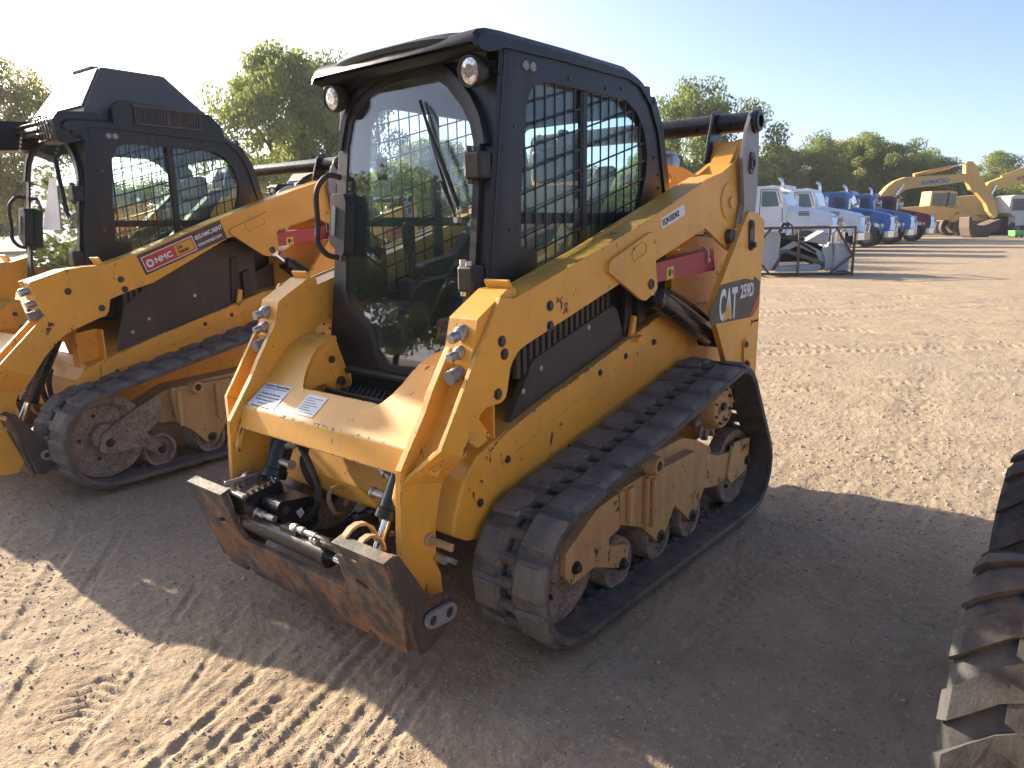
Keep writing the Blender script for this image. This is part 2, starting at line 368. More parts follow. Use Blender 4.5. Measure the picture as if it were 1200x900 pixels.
# ================================================================== compact track loader
def offset(poly, d):
    n = len(poly); ar = sum(poly[i-1][0]*poly[i][1]-poly[i][0]*poly[i-1][1] for i in range(n)); sg = 1 if ar > 0 else -1; out = []
    for i in range(n):
        p = Vector(poly[i]); a = (p-Vector(poly[i-1])).normalized(); b = (Vector(poly[(i+1) % n])-p).normalized()
        na = Vector((a.y,-a.x))*sg; nb = Vector((b.y,-b.x))*sg; m = (na+nb)
        m = m.normalized() if m.length > 1e-6 else na
        out.append(tuple(p+m*(d/max(m.dot(na), .5))))
    return out
def clip(poly, p, d):
    """segments of the line p+t*d that lie inside the polygon"""
    ts = []
    for i in range(len(poly)):
        a = Vector(poly[i-1]); b = Vector(poly[i]); e = b-a; den = d[0]*e.y-d[1]*e.x
        if abs(den) < 1e-9: continue
        ax, ay = a.x-p[0], a.y-p[1]; t = (ax*e.y-ay*e.x)/den; u = (ax*d[1]-ay*d[0])/den
        if 0 <= u < 1: ts.append(t)
    ts.sort(); return [(ts[i], ts[i+1]) for i in range(0, len(ts)-1, 2)]
def hull_loop(cs, step=.02):
    """belt path round circles given in order along the loop (x, z, r); returns points, normals, length"""
    pts = []
    for (x,z,r) in cs:
        for k in range(240): a = 2*math.pi*k/240; pts.append((x+r*math.cos(a), z+r*math.sin(a)))
    pts = sorted(set(pts))
    def half(P):
        h = []
        for p in P:
            while len(h) > 1 and (h[-1][0]-h[-2][0])*(p[1]-h[-2][1])-(h[-1][1]-h[-2][1])*(p[0]-h[-2][0]) <= 1e-12: h.pop()
            h.append(p)
        return h[:-1]
    H = np.array(half(pts)+half(pts[::-1])); H = np.vstack([H, H[:1]])
    L = np.r_[0, np.cumsum(np.linalg.norm(np.diff(H, axis=0), axis=1))]; T = L[-1]
    def at(s):
        s = s % T; p = np.array([np.interp(s, L, H[:,0]), np.interp(s, L, H[:,1])])
        q = np.array([np.interp((s+.012) % T, L, H[:,0]), np.interp((s+.012) % T, L, H[:,1])]); o = np.array([np.interp((s-.012) % T, L, H[:,0]), np.interp((s-.012) % T, L, H[:,1])])
        d = q-o; d /= np.linalg.norm(d); return p, d, np.array([d[1], -d[0]])
    return at, T
def track(root, s, S, separate):
    at, T = hull_loop([(x,z,r-.026) for x,z,r in S['circ']]); y0, y1 = S['ty']; wd = y1-y0
    N = int(T/.022); mid = (y0+y1)/2
    sec = lambda a, b, ea, eb: [(a,-.026),(a,-.010 if ea else 0),(a+(.018 if ea else 0),0),(b-(.018 if eb else 0),0),(b,-.010 if eb else 0),(b,-.026),(b-.004,-.032),(a+.004,-.032)]
    mb = MB(s)
    for prof in (sec(y0, mid-.024, 1, 0), sec(mid+.024, y1, 0, 1)):
        rows = []
        for i in range(N+1):
            p, d, n = at(T*(i % N)/N); rows.append([(p[0]+n[0]*o, y, p[1]+n[1]*o) for y, o in prof])
        mb.loft(rows, closed=True, smooth=True)
    nl = int(round(T/.086/2))*2; pt = T/nl
    for i in range(nl):        # link bars between the drive windows
        p, d, n = at(i*pt); c = p-n*.010
        mb.lathe((c[0], mid-.034, c[1]), (0,1,0), [(0,.026),(.014,.022),(.054,.022),(.068,.026)], 10)
    for i in range(nl):        # inner guide teeth
        p, d, n = at((i+.0)*pt)
        for yy in (mid-.034, mid+.034):
            c = p-n*.037; R = Matrix(((d[0],0,n[0]),(0,1,0),(d[1],0,n[1])))
            mb.cbox((c[0],yy,c[1]), (.030,.016,.014), R)
    belt = mb.build('track', 'track_rubber', root)
    lh = .013; lw = (wd/2-.054)
    lm = MB()
    for (a, b) in ((.058,.0),(.052,.018),(.044,lh)):
        pass
    A = [(-.066,-lw/2-.004,-.004),(.066,-lw/2-.004,-.004),(.066,lw/2+.016,-.010),(-.066,lw/2+.016,-.010)]
    B = [(-.059,-lw/2,.008),(.059,-lw/2,.008),(.059,lw/2+.004,.006),(-.059,lw/2+.004,.006)]
    C_ = [(-.053,-lw/2+.006,lh),(.053,-lw/2+.006,lh),(.053,lw/2-.012,lh),(-.053,lw/2-.012,lh)]
    lm.loft([A,B,C_], closed=True); lm.add(C_, [(0,1,2,3)])
    bm = bmesh.new(); me0 = lm.mesh('track_lug', 'lug_rubber'); bm.from_mesh(me0)
    bmesh.ops.bevel(bm, geom=[e for e in bm.edges if len(e.link_faces) == 2], offset=.006, segments=2, affect='EDGES', profile=.5)
    for f_ in bm.faces: f_.smooth = True
    bm.to_mesh(me0); bm.free(); me = me0
    cnt = nl//2; jn = MB()
    for col, (yc, fl, sh) in enumerate(((mid+.024+.010+lw/2, 1, 0.0), (mid-.024-.010-lw/2, -1, .5))):
        for i in range(cnt):
            p, d, n = at((i+sh)*pt*2+.03); fy = fl*s
            mt = Matrix(((d[0]*1,0,n[0],p[0]),(0,fy,0,yc*s),(d[1],0,n[1],p[1]),(0,0,0,1)))
            if separate:
                o = bpy.data.objects.new('track_lug', me); COL.objects.link(o); o.parent = belt; o.matrix_local = mt
            else:
                jn.flip = 1; jn.add([tuple(mt @ v.co) for v in me.vertices], [tuple(f.vertices) for f in me.polygons])
    if not separate: jn.build('track_lugs', 'lug_rubber', belt)['kind'] = 'stuff'
    return belt
def bolt(mb, c, ax, r=.013, h=.009):
    mb.mark()
    mb.lathe(c, ax, [(0,r*1.5),(h*.3,r*1.5)], 12, False); mb.lathe(Vector(c)+Vector(ax)*h*.3, ax, [(0,r),(h,r),(h*1.2,r*.8)], 6, False)
def undercarriage(root, s, S):
    ye = S['ty'][1]-.098; yi = S['ty'][0]+.06; cs = S['circ']
    def disc(name, x, z, r, y0, y1, mat='worn_iron'):
        mb = MB(s); yc = (y0+y1)/2
        mb.lathe((x,y0,z), (0,1,0), [(0,r*.6),(.005,r*.97),(.012,r),((y1-y0)-.012,r),((y1-y0)-.004,r*.96),((y1-y0)-.006,r*.8),((y1-y0)-.03,r*.72),((y1-y0)-.032,r*.34),((y1-y0)-.004,r*.30),((y1-y0),r*.2)], 28)
        o = mb.build(name, mat, root)
        b = MB(s)
        for k in range(5):
            a = k*2*math.pi/5; bolt(b, (x+math.cos(a)*r*.55, y1-.03, z+math.sin(a)*r*.55), (0,1,0), .008)
        if r > .15: b.build('bolt', 'bolt_steel', o)
        return o
    (x1,z1,r1),(x2,z2,r2),(x3,z3,r3) = cs
    disc('front_idler', x1, z1, r1-.058, yi+.06, ye-.015); disc('rear_idler', x3, z3, r3-.058, yi+.06, ye-.015)
    for x in S['rollers']: disc('track_roller', x, .150, .104, yi+.05, ye-.006)
    # sprocket with teeth
    mb = MB(s); pts = []
    for k in range(13*4):
        a = 2*math.pi*k/52; rr = r2-.055 if k % 4 in (0,1) else r2-.10; pts.append((x2+math.cos(a)*rr, z2+math.sin(a)*rr))
    mb.plate(pts, yi+.07, yi+.10); mb.build('sprocket', 'worn_iron', root, .004)
    mb = MB(s); mb.lathe((x2-.01,yi-.06,z2), (0,1,0), [(0,.12),(.12,.118),(.20,.112),(ye-yi+.05,.108),(ye-yi+.058,.100),(ye-yi+.056,.092),(ye-yi+.05,.09)], 30)
    fd = mb.build('final_drive', 'cat_yellow_worn', root)
    b = MB(s)
    b.mark(); b.lathe((x2-.01,ye-.004,z2), (0,1,0), [(0,.02),(.012,.018)], 10)
    for k in range(8): a = k*math.pi/4+.3; bolt(b, (x2-.01+math.cos(a)*.082, ye-.01, z2+math.sin(a)*.082), (0,1,0), .006)
    b.build('drain_plug', 'bolt_steel', fd)
    mb = MB(s); fr = S['frame_front']; mb.plate(fillet(fr, .012, 3), ye-.03, ye+.008)
    f1 = mb.build('idler_yoke', S.get('yoke_mat', 'cat_yellow_worn'), root, .004, 2, 'worn_edge')
    b = MB(s)
    for x, z in S['frame_front_bolts']: bolt(b, (x,ye+.008,z), (0,1,0), .017, .014)
    b.build('bolt', 'bolt_steel', f1)
    mb = MB(s); mb.plate(fillet(S['frame_main'], .012, 3), ye-.05, ye)
    f2 = mb.build('roller_frame', 'cat_yellow_worn', root, .005, 2, 'worn_edge')
    # box of the roller frame behind the face plate, with its sloping dusty top
    mb = MB(s); fx = S['frame_box']
    mb.plate(fx, yi-.02, ye-.052); mb.build('frame_box', 'cat_yellow_worn', f2, .006)
    b = MB(s)
    for x in S['rollers']: bolt(b, (x,ye+.004,.153), (0,1,0), .012, .01); b.lathe((x,ye-.01,.153), (0,1,0), [(0,.032),(.014,.030),(.016,.022)], 12)
    b.build('roller_bolt', 'bolt_steel', f2)
    mb = MB(s); cx, cz = S['tension']
    mb.lathe((cx,ye-.01,cz), (0,1,0), [(0,.045),(.035,.042),(.05,.036),(.05,.022),(.02,.02)], 16); mb.build('tensioner_boss', 'cat_yellow_worn', f2)
    mb = MB(s); mb.lathe((cx,ye+.02,cz), (0,1,0), [(0,.017),(.026,.013)], 8); mb.build('grease_plug', 'bolt_steel', f2)
    mb = MB(s)
    for (x0,z0_,x1_,z1_) in S['ribs']: mb.mark(); mb.box((x0,ye-.0,z0_),(x1_,ye+.018,z1_))
    mb.build('frame_rib', 'cat_yellow_worn', f2, .004)
    mb = MB(s); (x,z,r) = cs[2]
    mb.plate(fillet([(x-.115,z+.135),(x+.10,z+.15),(x+.145,z-.01),(x+.10,z-.055),(x-.09,z-.03)], .02, 3), ye-.002, ye+.012); g = mb.build('rear_guard', 'cat_yellow_worn', f2, .004)
    b = MB(s); bolt(b, (x-.08,ye+.012,z+.02), (0,1,0), .017, .012)
    b.build('guard_bolt', 'bolt_steel', f2)
def arm(root, s, S):
    dw = S['dw']; yo, yi = .625+dw, .4845+dw; A = S['arm']
    mb = MB(s)
    mb.plate(A['outer'], yo-.016, yo)                 # outer plate
    mb.plate(A['inner'], yi, yi+.025)                 # inner plate with the leg
    def strip(line, dz, y0, y1, th=.014):
        for (a, b) in zip(line[:-1], line[1:]):
            mb.add([(a[0],y0,a[1]+dz),(b[0],y0,b[1]+dz),(b[0],y1,b[1]+dz),(a[0],y1,a[1]+dz),(a[0],y0,a[1]+dz-th),(b[0],y0,b[1]+dz-th),(b[0],y1,b[1]+dz-th),(a[0],y1,a[1]+dz-th)],
                   [(0,1,2,3),(7,6,5,4),(0,4,5,1),(1,5,6,2),(2,6,7,3),(3,7,4,0)])
    strip(A['top'], -.006, yi+.024, yo-.015); strip(A['bottom'], .012, yi+.024, yo-.015); strip(A['reartop'], -.055, yi+.024, yo-.015); strip(A['channel'], 0, yi+.024, yo-.015)
    k0, k1, k2, k3 = A['knee']                         # outer plate folds in to the leg
    q = [(k0[0],yo,k0[1]),(k1[0],yo,k1[1]),(k3[0],yi+.027,k3[1]),(k2[0],yi+.027,k2[1])]
    mb.add(q+[(x,y-.02,z) for x,y,z in q], [(0,1,2,3),(7,6,5,4),(0,4,5,1),(1,5,6,2),(2,6,7,3),(3,7,4,0)])
    o = mb.build('lift_arm', 'cat_yellow', root, .005, 2, 'worn_edge')
    mb = MB(s); mb.plate(fillet(A['boot'], .012, 3), yi+.001, yo-.018); bt = mb.build('coupling_housing', 'cat_yellow', o, .010, 2, 'worn_edge')
    for i, (x, z, r, ln) in enumerate(A['couplings']):
        mb = MB(s); y = (yi+yo)/2
        mb.lathe((x,y,z), (1,0,-.22), [(-.02,r*1.25),(.004,r*1.25),(.006,r*1.1),(.012,r*1.15),(.016,r*.8),(.03,r*.78),(.032,r*.9),(ln*.8,r*.88),(ln,r*.78)] if i < 2 else [(-.02,r*1.2),(.004,r*1.2),(.006,r),(.016,r),(.018,r*.92),(.026,r*.92),(.028,r),(.038,r),(.04,r*.92),(.048,r*.92),(.05,r),(ln,r*.96)], 18)
        mb.build('hydraulic_coupling', 'steel' if i < 2 else 'grey_steel', o)
    # stop tab with two bolts
    tx, tz = A['tab']; mb = MB(s); R = Matrix.Rotation(rad(-62), 3, 'Y')
    mb.cbox((tx,(yi+yo)/2,tz+.006), (.052,yo-yi-.03,.012), R); tb = mb.build('stop_tab', 'cat_yellow', o, .008)
    b = MB(s); ax = R @ Vector((0,0,1))
    for dy in (-.025,.025): bolt(b, Vector((tx,(yi+yo)/2+dy,tz+.006))+ax*.006, ax, .009, .006)
    b.build('bolt', 'bolt_steel', o)
    b = MB(s)
    for x, z in A['bolts']: bolt(b, (x,yo,z), (0,1,0), .013, .006)
    b.build('bolt', 'bolt_steel', o)
    # cylinder plate
    cp = fillet(A['cylplate'], [.012,.03,.02,.012,.01,.02,.03,.03][:len(A['cylplate'])], 4)
    mb = MB(s); mb.plate(cp, yo, yo+.014); mb.build('cylinder_plate', 'cat_yellow', o, .004, 2, 'worn_edge')
    mb = MB(s); (a, b_) = A['slot']; u = (Vector(b_)-Vector(a)); v = Vector((-u.y,u.x)).normalized()*.028
    sl = [tuple(Vector(a)+v), tuple(Vector(b_)+v), tuple(Vector(b_)-v), tuple(Vector(a)-v)]
    so = fillet(sl, .026, 5); mb.plate(so, yo+.014, yo+.0175, [offset(so, -.007)]); mb.build('slot_weld', 'cat_yellow', o, .0015)
    mb = MB(s); px, pz = A['pin']; mb.lathe((px,yo+.012,pz), (0,1,0), [(0,.022),(.008,.021),(.010,.014),(.006,.011)], 16); mb.build('pin', 'bolt_steel', o)
    # rear boss with slot weld, pivot pins
    mb = MB(s); bx, bz = A['boss']; mb.lathe((bx,yo-.002,bz), (0,1,0), [(0,.088),(.008,.086),(.010,.076),(.007,.072)], 26)
    mb.lathe((bx-.02,yo,bz-.005), (0,1,0), [(0,.03),(.014,.028),(.016,.02)], 12)
    mb.build('pivot_boss', 'cat_yellow', o)
    mb = MB(s); rx, rz = A['rearpin']; mb.lathe((rx,yo,rz), (0,1,0), [(0,.034),(.012,.034),(.026,.03),(.03,.02)], 16); mb.build('pin', 'bolt_steel', o)
    # leg pins
    mb = MB(s); lx, lz = A['legpin']
    mb.cyl((lx,yi,lz), (lx,yi+.13,lz), .013); mb.cyl((lx,yi,lz-.001), (lx,yi+.035,lz), .022); mb.build('lock_pin', 'cat_yellow_worn', o)
    mb = MB(s); mb.cyl((lx-.045,yi,lz-.075), (lx-.045,yi+.10,lz-.075), .009); mb.cyl((lx-.03,yi,lz-.073), (lx-.03,yi+.07,lz-.073), .014); mb.build('lock_pin', 'zinc', o)
    return o
def rear_linkage(root, s, S):
    dw = S['dw']; T = S['tower']; y = .6735+dw
    mb = MB(s); mb.plate(fillet(T, [.03,.02,.03,.03,.03,.03,0,.02,0,.02], 3), y-.028, y); o = mb.build('rear_tower', 'cat_yellow', root, .005, 2, 'worn_edge')
    for (x,z0,z1) in ((-1.634,1.444,1.349),(-1.63,.85,.745)):
        mb = MB(s); mb.plate(fillet([(x+.028,z0+.028),(x-.028,z0+.028),(x-.042,z1-.028),(x+.014,z1-.028)], .026, 5), y, y+.010); pl = mb.build('pin_retainer', 'cat_yellow' if z0 < 1 else 'bolt_steel', o, .003)
        b = MB(s); bolt(b, (x-.014,y+.01,z1), (0,1,0), .016, .012); b.mark(); b.lathe((x,y+.01,z0), (0,1,0), [(0,.018),(.006,.016),(.006,.008),(0,.007)], 12); b.build('bolt', 'bolt_steel', o)
    mb = MB(s); mb.plate(fillet(S['link'], .022, 4), y-.030, y-.012); l = mb.build('rear_link', 'link_grey', root, .004)
    mb = MB(s); mb.lathe((-1.655,y-.02,1.935), (0,1,0), [(0,.056),(.022,.054),(.026,.046),(.036,.046),(.038,.030),(.02,.028)], 22); mb.build('pivot_bush', 'black_gloss', l)
    mb = MB(s); mb.plate(fillet([(-1.61,1.80),(-1.67,1.78),(-1.645,1.68),(-1.60,1.70)], .02, 3), y-.012, y-.004, ); mb.lathe((-1.632,y-.01,1.74), (0,1,0), [(0,.03),(.012,.028),(.012,.018),(.004,.016)], 14); mb.build('pivot_pin', 'bolt_steel', l)
    mb = MB(s); mb.plate(fillet([(-1.60,2.0),(-1.69,2.0),(-1.70,1.93),(-1.60,1.76),(-1.52,1.72),(-1.55,1.85)], .03, 4), y-.21, y-.195); mb.build('link_plate', 'black_gloss', l, .004)
    # lift cylinder and its red lock brace
    mb = MB(s); yc = .565+dw; a = Vector((S['arm']['pin'][0]-.03,yc,S['arm']['pin'][1]-.01)); b = Vector((-1.46-(.15 if dw else 0),yc,.90)); d = (b-a).normalized()
    mb.cyl(a+d*.16, b, .047, n=20); mb.lathe(a+d*.13, d, [(0,.030),(.01,.050),(.05,.050),(.055,.047)], 20); mb.cyl(b-Vector((0,.05,0)), b+Vector((0,.05,0)), .05)
    cy = mb.build('lift_cylinder', 'black_gloss', root)
    mb = MB(s); mb.cyl(a-d*.05, a+d*.14, .022); mb.cyl(a-Vector((0,.045,0)), a+Vector((0,.05,0)), .034); mb.build('cylinder_rod', 'chrome', cy)
    if s > 0:
        mb = MB(s); mb.tube([tuple(a+d*.2+Vector((0,.04,.05))), tuple(a+d*.4+Vector((0,.04,.06))), tuple(b-d*.1+Vector((0,.03,.06)))], .010, spl=4); mb.build('hose', 'hose_rubber', cy)
    q = S['brace']; mb = MB(s); y0, y1 = .535+dw, .60+dw
    mb.plate(q, y1-.006, y1); mb.plate(q, y0, y0+.006)
    top = [q[0], q[1], (q[1][0],q[1][1]-.006), (q[0][0],q[0][1]-.006)]; mb.plate(top, y0+.006, y1-.006); mb.plate([q[1],q[2],(q[2][0]+.006,q[2][1]),(q[1][0]+.006,q[1][1]-.006)], y0+.006, y1-.006)
    br = mb.build('lock_brace', 'red_paint', root, .003)
    mb = MB(s); mx = q[0][0]*.72+q[1][0]*.28; mz = q[3][1]*.5+q[0][1]*.5-.006
    mb.plate([(mx+.03,mz+.024),(mx-.03,mz+.03),(mx-.03,mz-.024),(mx+.03,mz-.028)], y1, y1+.001); st = mb.build('warning_sticker', 'decal_yellow', br)
    mb = MB(s); mb.plate([(mx+.018,mz+.012),(mx-.004,mz+.018),(mx-.006,mz-.004),(mx+.004,mz-.016),(mx+.014,mz-.012)], y1+.001, y1+.0018); mb.plate([(mx-.010,mz+.012),(mx-.022,mz+.010),(mx-.018,mz-.012)], y1+.001, y1+.0018); mb.build('sticker_symbol', 'ink', br)
    mb = MB(s); ex = q[1][0]*.86+q[0][0]*.14; mb.tube([(ex,y1-.02,q[1][1]+.01),(ex-.004,y1+.01,q[1][1]-.005),(ex-.01,y1+.008,q[1][1]-.05)], .005, 6, spl=4); mb.cyl((ex-.01,y1-.002,q[1][1]-.05),(ex-.01,y1+.016,q[1][1]-.05), .010); mb.build('retaining_pin', 'zinc', br)
def cab(root, S):
    dz = S['dz']; k = .13
    FX = lambda z, o=0: -.02+k*(2-z)+o
    G = [(-.332,1.216),(-.345,1.394),(-.358,1.62),(-.357,1.78),(-.335,1.885),(-.29,1.938),(-.237,1.970),(-.14,2.000),(-.035,2.010),(.096,2.004),(.15,1.990),(.21,1.955),(.294,1.873),(.335,1.813),(.359,1.744),(.367,1.59),(.372,1.283),(.346,1.184),(.290,1.0),(.262,.958),(.22,.943),(.108,.935),(-.038,.929),(-.085,.946),(-.112,.99),(-.135,1.045),(-.16,1.078),(-.30,1.155)]
    G = fillet(G, .05, 3)
    W = [(-.215,1.18),(-.215,1.375),(-.129,1.385),(-.134,1.55),(-.150,1.713),(-.172,1.88),(-.200,1.935),(-.25,1.962),(-.32,1.97),(-.84,1.966),(-.93,1.925),(-.99,1.86),(-1.022,1.77),(-1.017,1.68),(-.956,1.52),(-.90,1.44),(-.80,1.36),(-.32,1.18)]
    W = fillet(W, [.0,.0,.0]+[.05]*13+[0,0], 3)
    c = MB()
    ow = [(-.428,.90),(.428,.90),(.428,2.075),(-.428,2.075)]
    c.prism(ow, lambda y,z: (FX(z,-.012),y,z), lambda y,z: (FX(z,-.06),y,z), [offset(G, .012)])
    side = fillet([(.115,.92),(FX(1.27)-.03,1.27),(FX(1.55)-.03,1.55),(FX(2.06)-.03,2.062),(-.86,2.062),(-.96,2.034),(-1.055,1.965),(-1.12,1.85),(-1.20,1.59),(-1.215,1.40),(-1.215,.92)], [0,0,0,0,.1,.05,.05,.1,.1,0,0], 3)
    for s in (1,-1): c.plate(side, s*.41, s*.436, [W])
    # A-post corner roll between front and side
    for s in (1,-1):
        for z0, z1 in ((.9,1.3),(1.3,1.7),(1.7,2.06)):
            c.add([(FX(z0,-.012),s*.40,z0),(FX(z0,-.018),s*.428,z0),(FX(z0,-.045),s*.4385,z0),(FX(z0,-.10),s*.4385,z0),(FX(z1,-.012),s*.40,z1),(FX(z1,-.018),s*.428,z1),(FX(z1,-.045),s*.4385,z1),(FX(z1,-.10),s*.4385,z1)], [(0,1,5,4),(1,2,6,5),(2,3,7,6)], True)
    # rear wall with window, floor
    rw = [(-.42,.92),(.42,.92),(.42,2.05),(-.42,2.05)]
    rx = lambda z: -1.20 if z < 1.59 else -1.20+(z-1.59)*.30
    c.prism(rw, lambda y,z: (rx(z),y,z), lambda y,z: (rx(z)+.03,y,z), [fillet([(-.34,1.30),(.34,1.30),(.34,1.94),(-.34,1.94)], .06, 3)])
    c.box((-1.2,-.41,.90), (.08,.41,.93))
    cb = c.build('cab_frame', 'cab_black', root, .004); cb.location.z = dz
    # roof shell following the side outline
    r = MB(); top = [(.096,2.046),(.090,2.070),(.070,2.088),(.03,2.098),(-.05,2.102),(-.40,2.104),(-.83,2.100),(-.95,2.072),(-1.06,2.006),(-1.145,1.885),(-1.225,1.60),(-1.238,1.40)]
    inn = [(.092,2.036),(.078,2.026),(.05,2.020),(.01,2.026),(-.05,2.046),(-.40,2.052),(-.85,2.050),(-.94,2.03),(-1.03,1.965),(-1.10,1.86),(-1.18,1.59),(-1.19,1.40)]
    for (a,b),(d,e) in zip(zip(top[:-1],top[1:]), zip(inn[:-1],inn[1:])):
        if b[0] < -1.10:
            for s in (1,-1): r.add([(p[0],s*y,p[1]) for p, q_ in ((a,d),(b,e)) for y in (.36,.446)]+[(q_[0],s*y,q_[1]) for p, q_ in ((a,d),(b,e)) for y in (.36,.446)], [(0,1,3,2),(4,5,7,6),(0,4,6,2),(1,5,7,3),(0,1,5,4),(2,3,7,6)])
            continue
        r.add([(a[0],-.446,a[1]-.022),(a[0],-.424,a[1]),(a[0],.424,a[1]),(a[0],.446,a[1]-.022),(d[0],.446,d[1]),(d[0],-.446,d[1]),
               (b[0],-.446,b[1]-.022),(b[0],-.424,b[1]),(b[0],.424,b[1]),(b[0],.446,b[1]-.022),(e[0],.446,e[1]),(e[0],-.446,e[1])],
              [(0,1,7,6),(1,2,8,7),(2,3,9,8),(3,4,10,9),(4,5,11,10),(5,0,6,11)], True)
    ro = r.build('roof', 'cab_black', cb)
    # visor hood: arch over the door
    v = MB(); rows = []
    for i in range(33):
        y = -.440+.880*i/32; u = abs(y)/.440; sh = .030*u**3
        lip = .100-.055*u**4; arch = 2.058-.015*u-.14*max(0, u-.50)**1.3
        zt = 2.106-.030*u**5
        rows.append([(-.09,y,zt),(lip-.03,y,zt-.004),(lip,y,zt-.018-sh),(lip-.004,y,zt-.034-sh-.010*u),(lip-.03,y,zt-.05-sh-.02*u),(FX(arch,.012),y,arch+.012),(FX(arch,.004),y,arch-.02),(FX(arch,-.014),y,arch-.03)])
    v.loft(rows, smooth=True); v.build('visor', 'cab_black', cb)
    # moulded arch between visor and door
    m = MB(); Go = offset(G, .050); Gi = offset(G, .020)
    sel = [i for i in range(len(G)) if G[i][1] > 1.70]
    rr = [[(FX(a[1],-.012),a[0],a[1]),(FX(a[1],.016),a[0]*.995,a[1]-.004),(FX(b[1],.014),b[0],b[1]),(FX(b[1],-.012),b[0],b[1])] for a, b in ((Go[i],Gi[i]) for i in sel)]
    m.loft(rr, smooth=True); m.build('arch_moulding', 'cab_black', cb)
    if not S.get('guards'):
        for s in (1,-1):
            h = MB(); c0 = (.052,s*.375,1.968); h.lathe(c0, (1,0,-.12), [(-.075,.018),(-.06,.038),(-.03,.050),(.004,.052),(.010,.050),(.010,.044),(.002,.042)], 24); hl = h.build('work_light', 'black_plastic', cb)
            h = MB(); h.lathe(c0, (1,0,-.12), [(-.012,.042),(.004,.042),(.0075,.022)], 24); h.build('lamp_reflector', 'lamp_reflector', cb)
            h = MB(); h.box((.005,s*.375-.012,2.00),(.018,s*.375+.012,2.075)); h.build('light_bracket', 'black_plastic', cb, .003)
    # side markers, bolts
    for x in (-.165,-.205):
        for s in (1,-1):
            h = MB(s); h.lathe((x,.436,2.008), (0,1,0), [(0,.0165),(.006,.016),(.008,.012),(.006,.009),(.003,.004)], 14); h.build('vent_cap', 'cast_grey', cb)
    h = MB()
    for x, z in ((-.10,1.80),(-.07,1.45),(-.43,2.0),(-.68,1.995),(-.80,2.01),(-1.13,1.62),(-1.08,1.75),(-1.12,1.68),(-1.17,1.55)):
        for s in (1,-1): bolt(h, (x,s*.436,z), (0,s,0), .007, .004)
    h.build('bolt', 'bolt_steel', cb)
    # side windows: glass, inner bars, wire grille
    for s in (1,-1):
        g = MB(s); g.plate(offset(W, .008), .405, .409); g.build('side_window', 'side_glass', cb)
        b = MB(s); b.box((-.568,.4105,1.22),(-.522,.424,1.968)); b.build('window_post', 'cab_black', cb); b = MB(s); b.box((-.94,.4115,1.468),(-.132,.425,1.508)); b.build('window_bar', 'cab_black', cb)
        gr = MB(s)
        n = 0; x = -.16
        while x > -1.02:
            for t0, t1 in clip(W, (x,1.0), (0,1)): gr.box((x-.0026,.4290,1.0+t0),(x+.0026,.4340,1.0+t1))
            x -= .0615
        z = 1.0; dv = Vector((-1,.276)).normalized(); ay = math.atan2(.276, 1)
        while z < 2.0:
            for t0, t1 in clip(W, (0,z), dv):
                if t1-t0 < .01: continue
                mx = dv*(t0+t1)/2; gr.cbox((mx.x,.4262,z+mx.y), (t1-t0,.0048,.0066), Matrix.Rotation(ay, 3, 'Y'))
            z += .0760
        gr.build('window_grille', 'cab_black', cb)['kind'] = 'stuff'
    g = MB(); g.prism(fillet([(-.35,1.29),(.35,1.29),(.35,1.95),(-.35,1.95)], .06, 3), lambda y,z: (rx(z)+.012,y,z), lambda y,z: (rx(z)+.016,y,z)); g.build('rear_window', 'side_glass', cb)
    # ---- door
    d = MB(); d.prism(offset(G, .020), lambda y,z: (FX(z,.004),y,z), lambda y,z: (FX(z,-.016),y,z), [offset(G, -.010)]); dr = d.build('door', 'black_plastic', root, .005); dr.location.z = dz
    g = MB(); g.prism(offset(G, -.002), lambda y,z: (FX(z,-.002),y,z), lambda y,z: (FX(z,-.007),y,z)); g.build('door_glass', 'door_glass', dr)
    # hinges (viewer's right), handle box and grab bar (viewer's left)
    for z in (1.665,1.285):
        h = MB(); h.box((FX(z,-.01),.355,z-.045),(FX(z,.055),.43,z+.045)); h.build('door_hinge', 'black_plastic', dr, .010)
        h = MB(); h.cyl((FX(z,.03),.365,z-.06),(FX(z,.03),.365,z+.065), .013); h.cyl((FX(z,.04),.40,z+.045),(FX(z,.04),.40,z+.06), .012); h.build('hinge_pin', 'zinc' if z < 1.4 else 'bolt_steel', dr)
    h = MB(); h.tube([(FX(1.66,.01),-.375,1.665),(FX(1.66,.05),-.39,1.675),(FX(1.66,.075),-.415,1.655),(FX(1.5,.08),-.425,1.60),(FX(1.5,.08),-.428,1.48),(FX(1.4,.075),-.425,1.41),(FX(1.38,.05),-.40,1.36),(FX(1.38,.01),-.375,1.345)], .0115, 10, spl=6); h.build('grab_bar', 'black_plastic', dr)
    h = MB(); hp = fillet([(-.385,1.405),(-.355,1.39),(-.30,1.35),(-.285,1.37),(-.285,1.56),(-.30,1.60),(-.385,1.60)], .02, 4)
    h.prism(hp, lambda y,z: (FX(z,.002),y,z), lambda y,z: (FX(z,.052),y,z)); h.build('handle_box', 'black_plastic', dr, .010)
    h = MB(); h.prism(fillet([(-.368,1.44),(-.345,1.43),(-.345,1.55),(-.368,1.555)], .008, 3), lambda y,z: (FX(z,.048),y,z), lambda y,z: (FX(z,.056),y,z)); h.build('door_lever', 'grey_steel', dr, .003)
    # wiper
    h = MB(); p0 = (FX(1.52,.03),.325,1.52); p1 = (FX(1.60,.035),.262,1.64); p2 = (FX(1.88,.02),.088,1.905)
    h.tube([p0,p1], .009, 6); h.tube([p1,tuple((Vector(p1)+Vector(p2))/2+Vector((.004,0,0))),p2], [.010,.008,.004], 6); h.tube([(FX(1.52,.02),.30,1.485),(FX(1.58,.03),.23,1.62)], .005, 6); h.build('wiper_arm', 'black_plastic', dr)
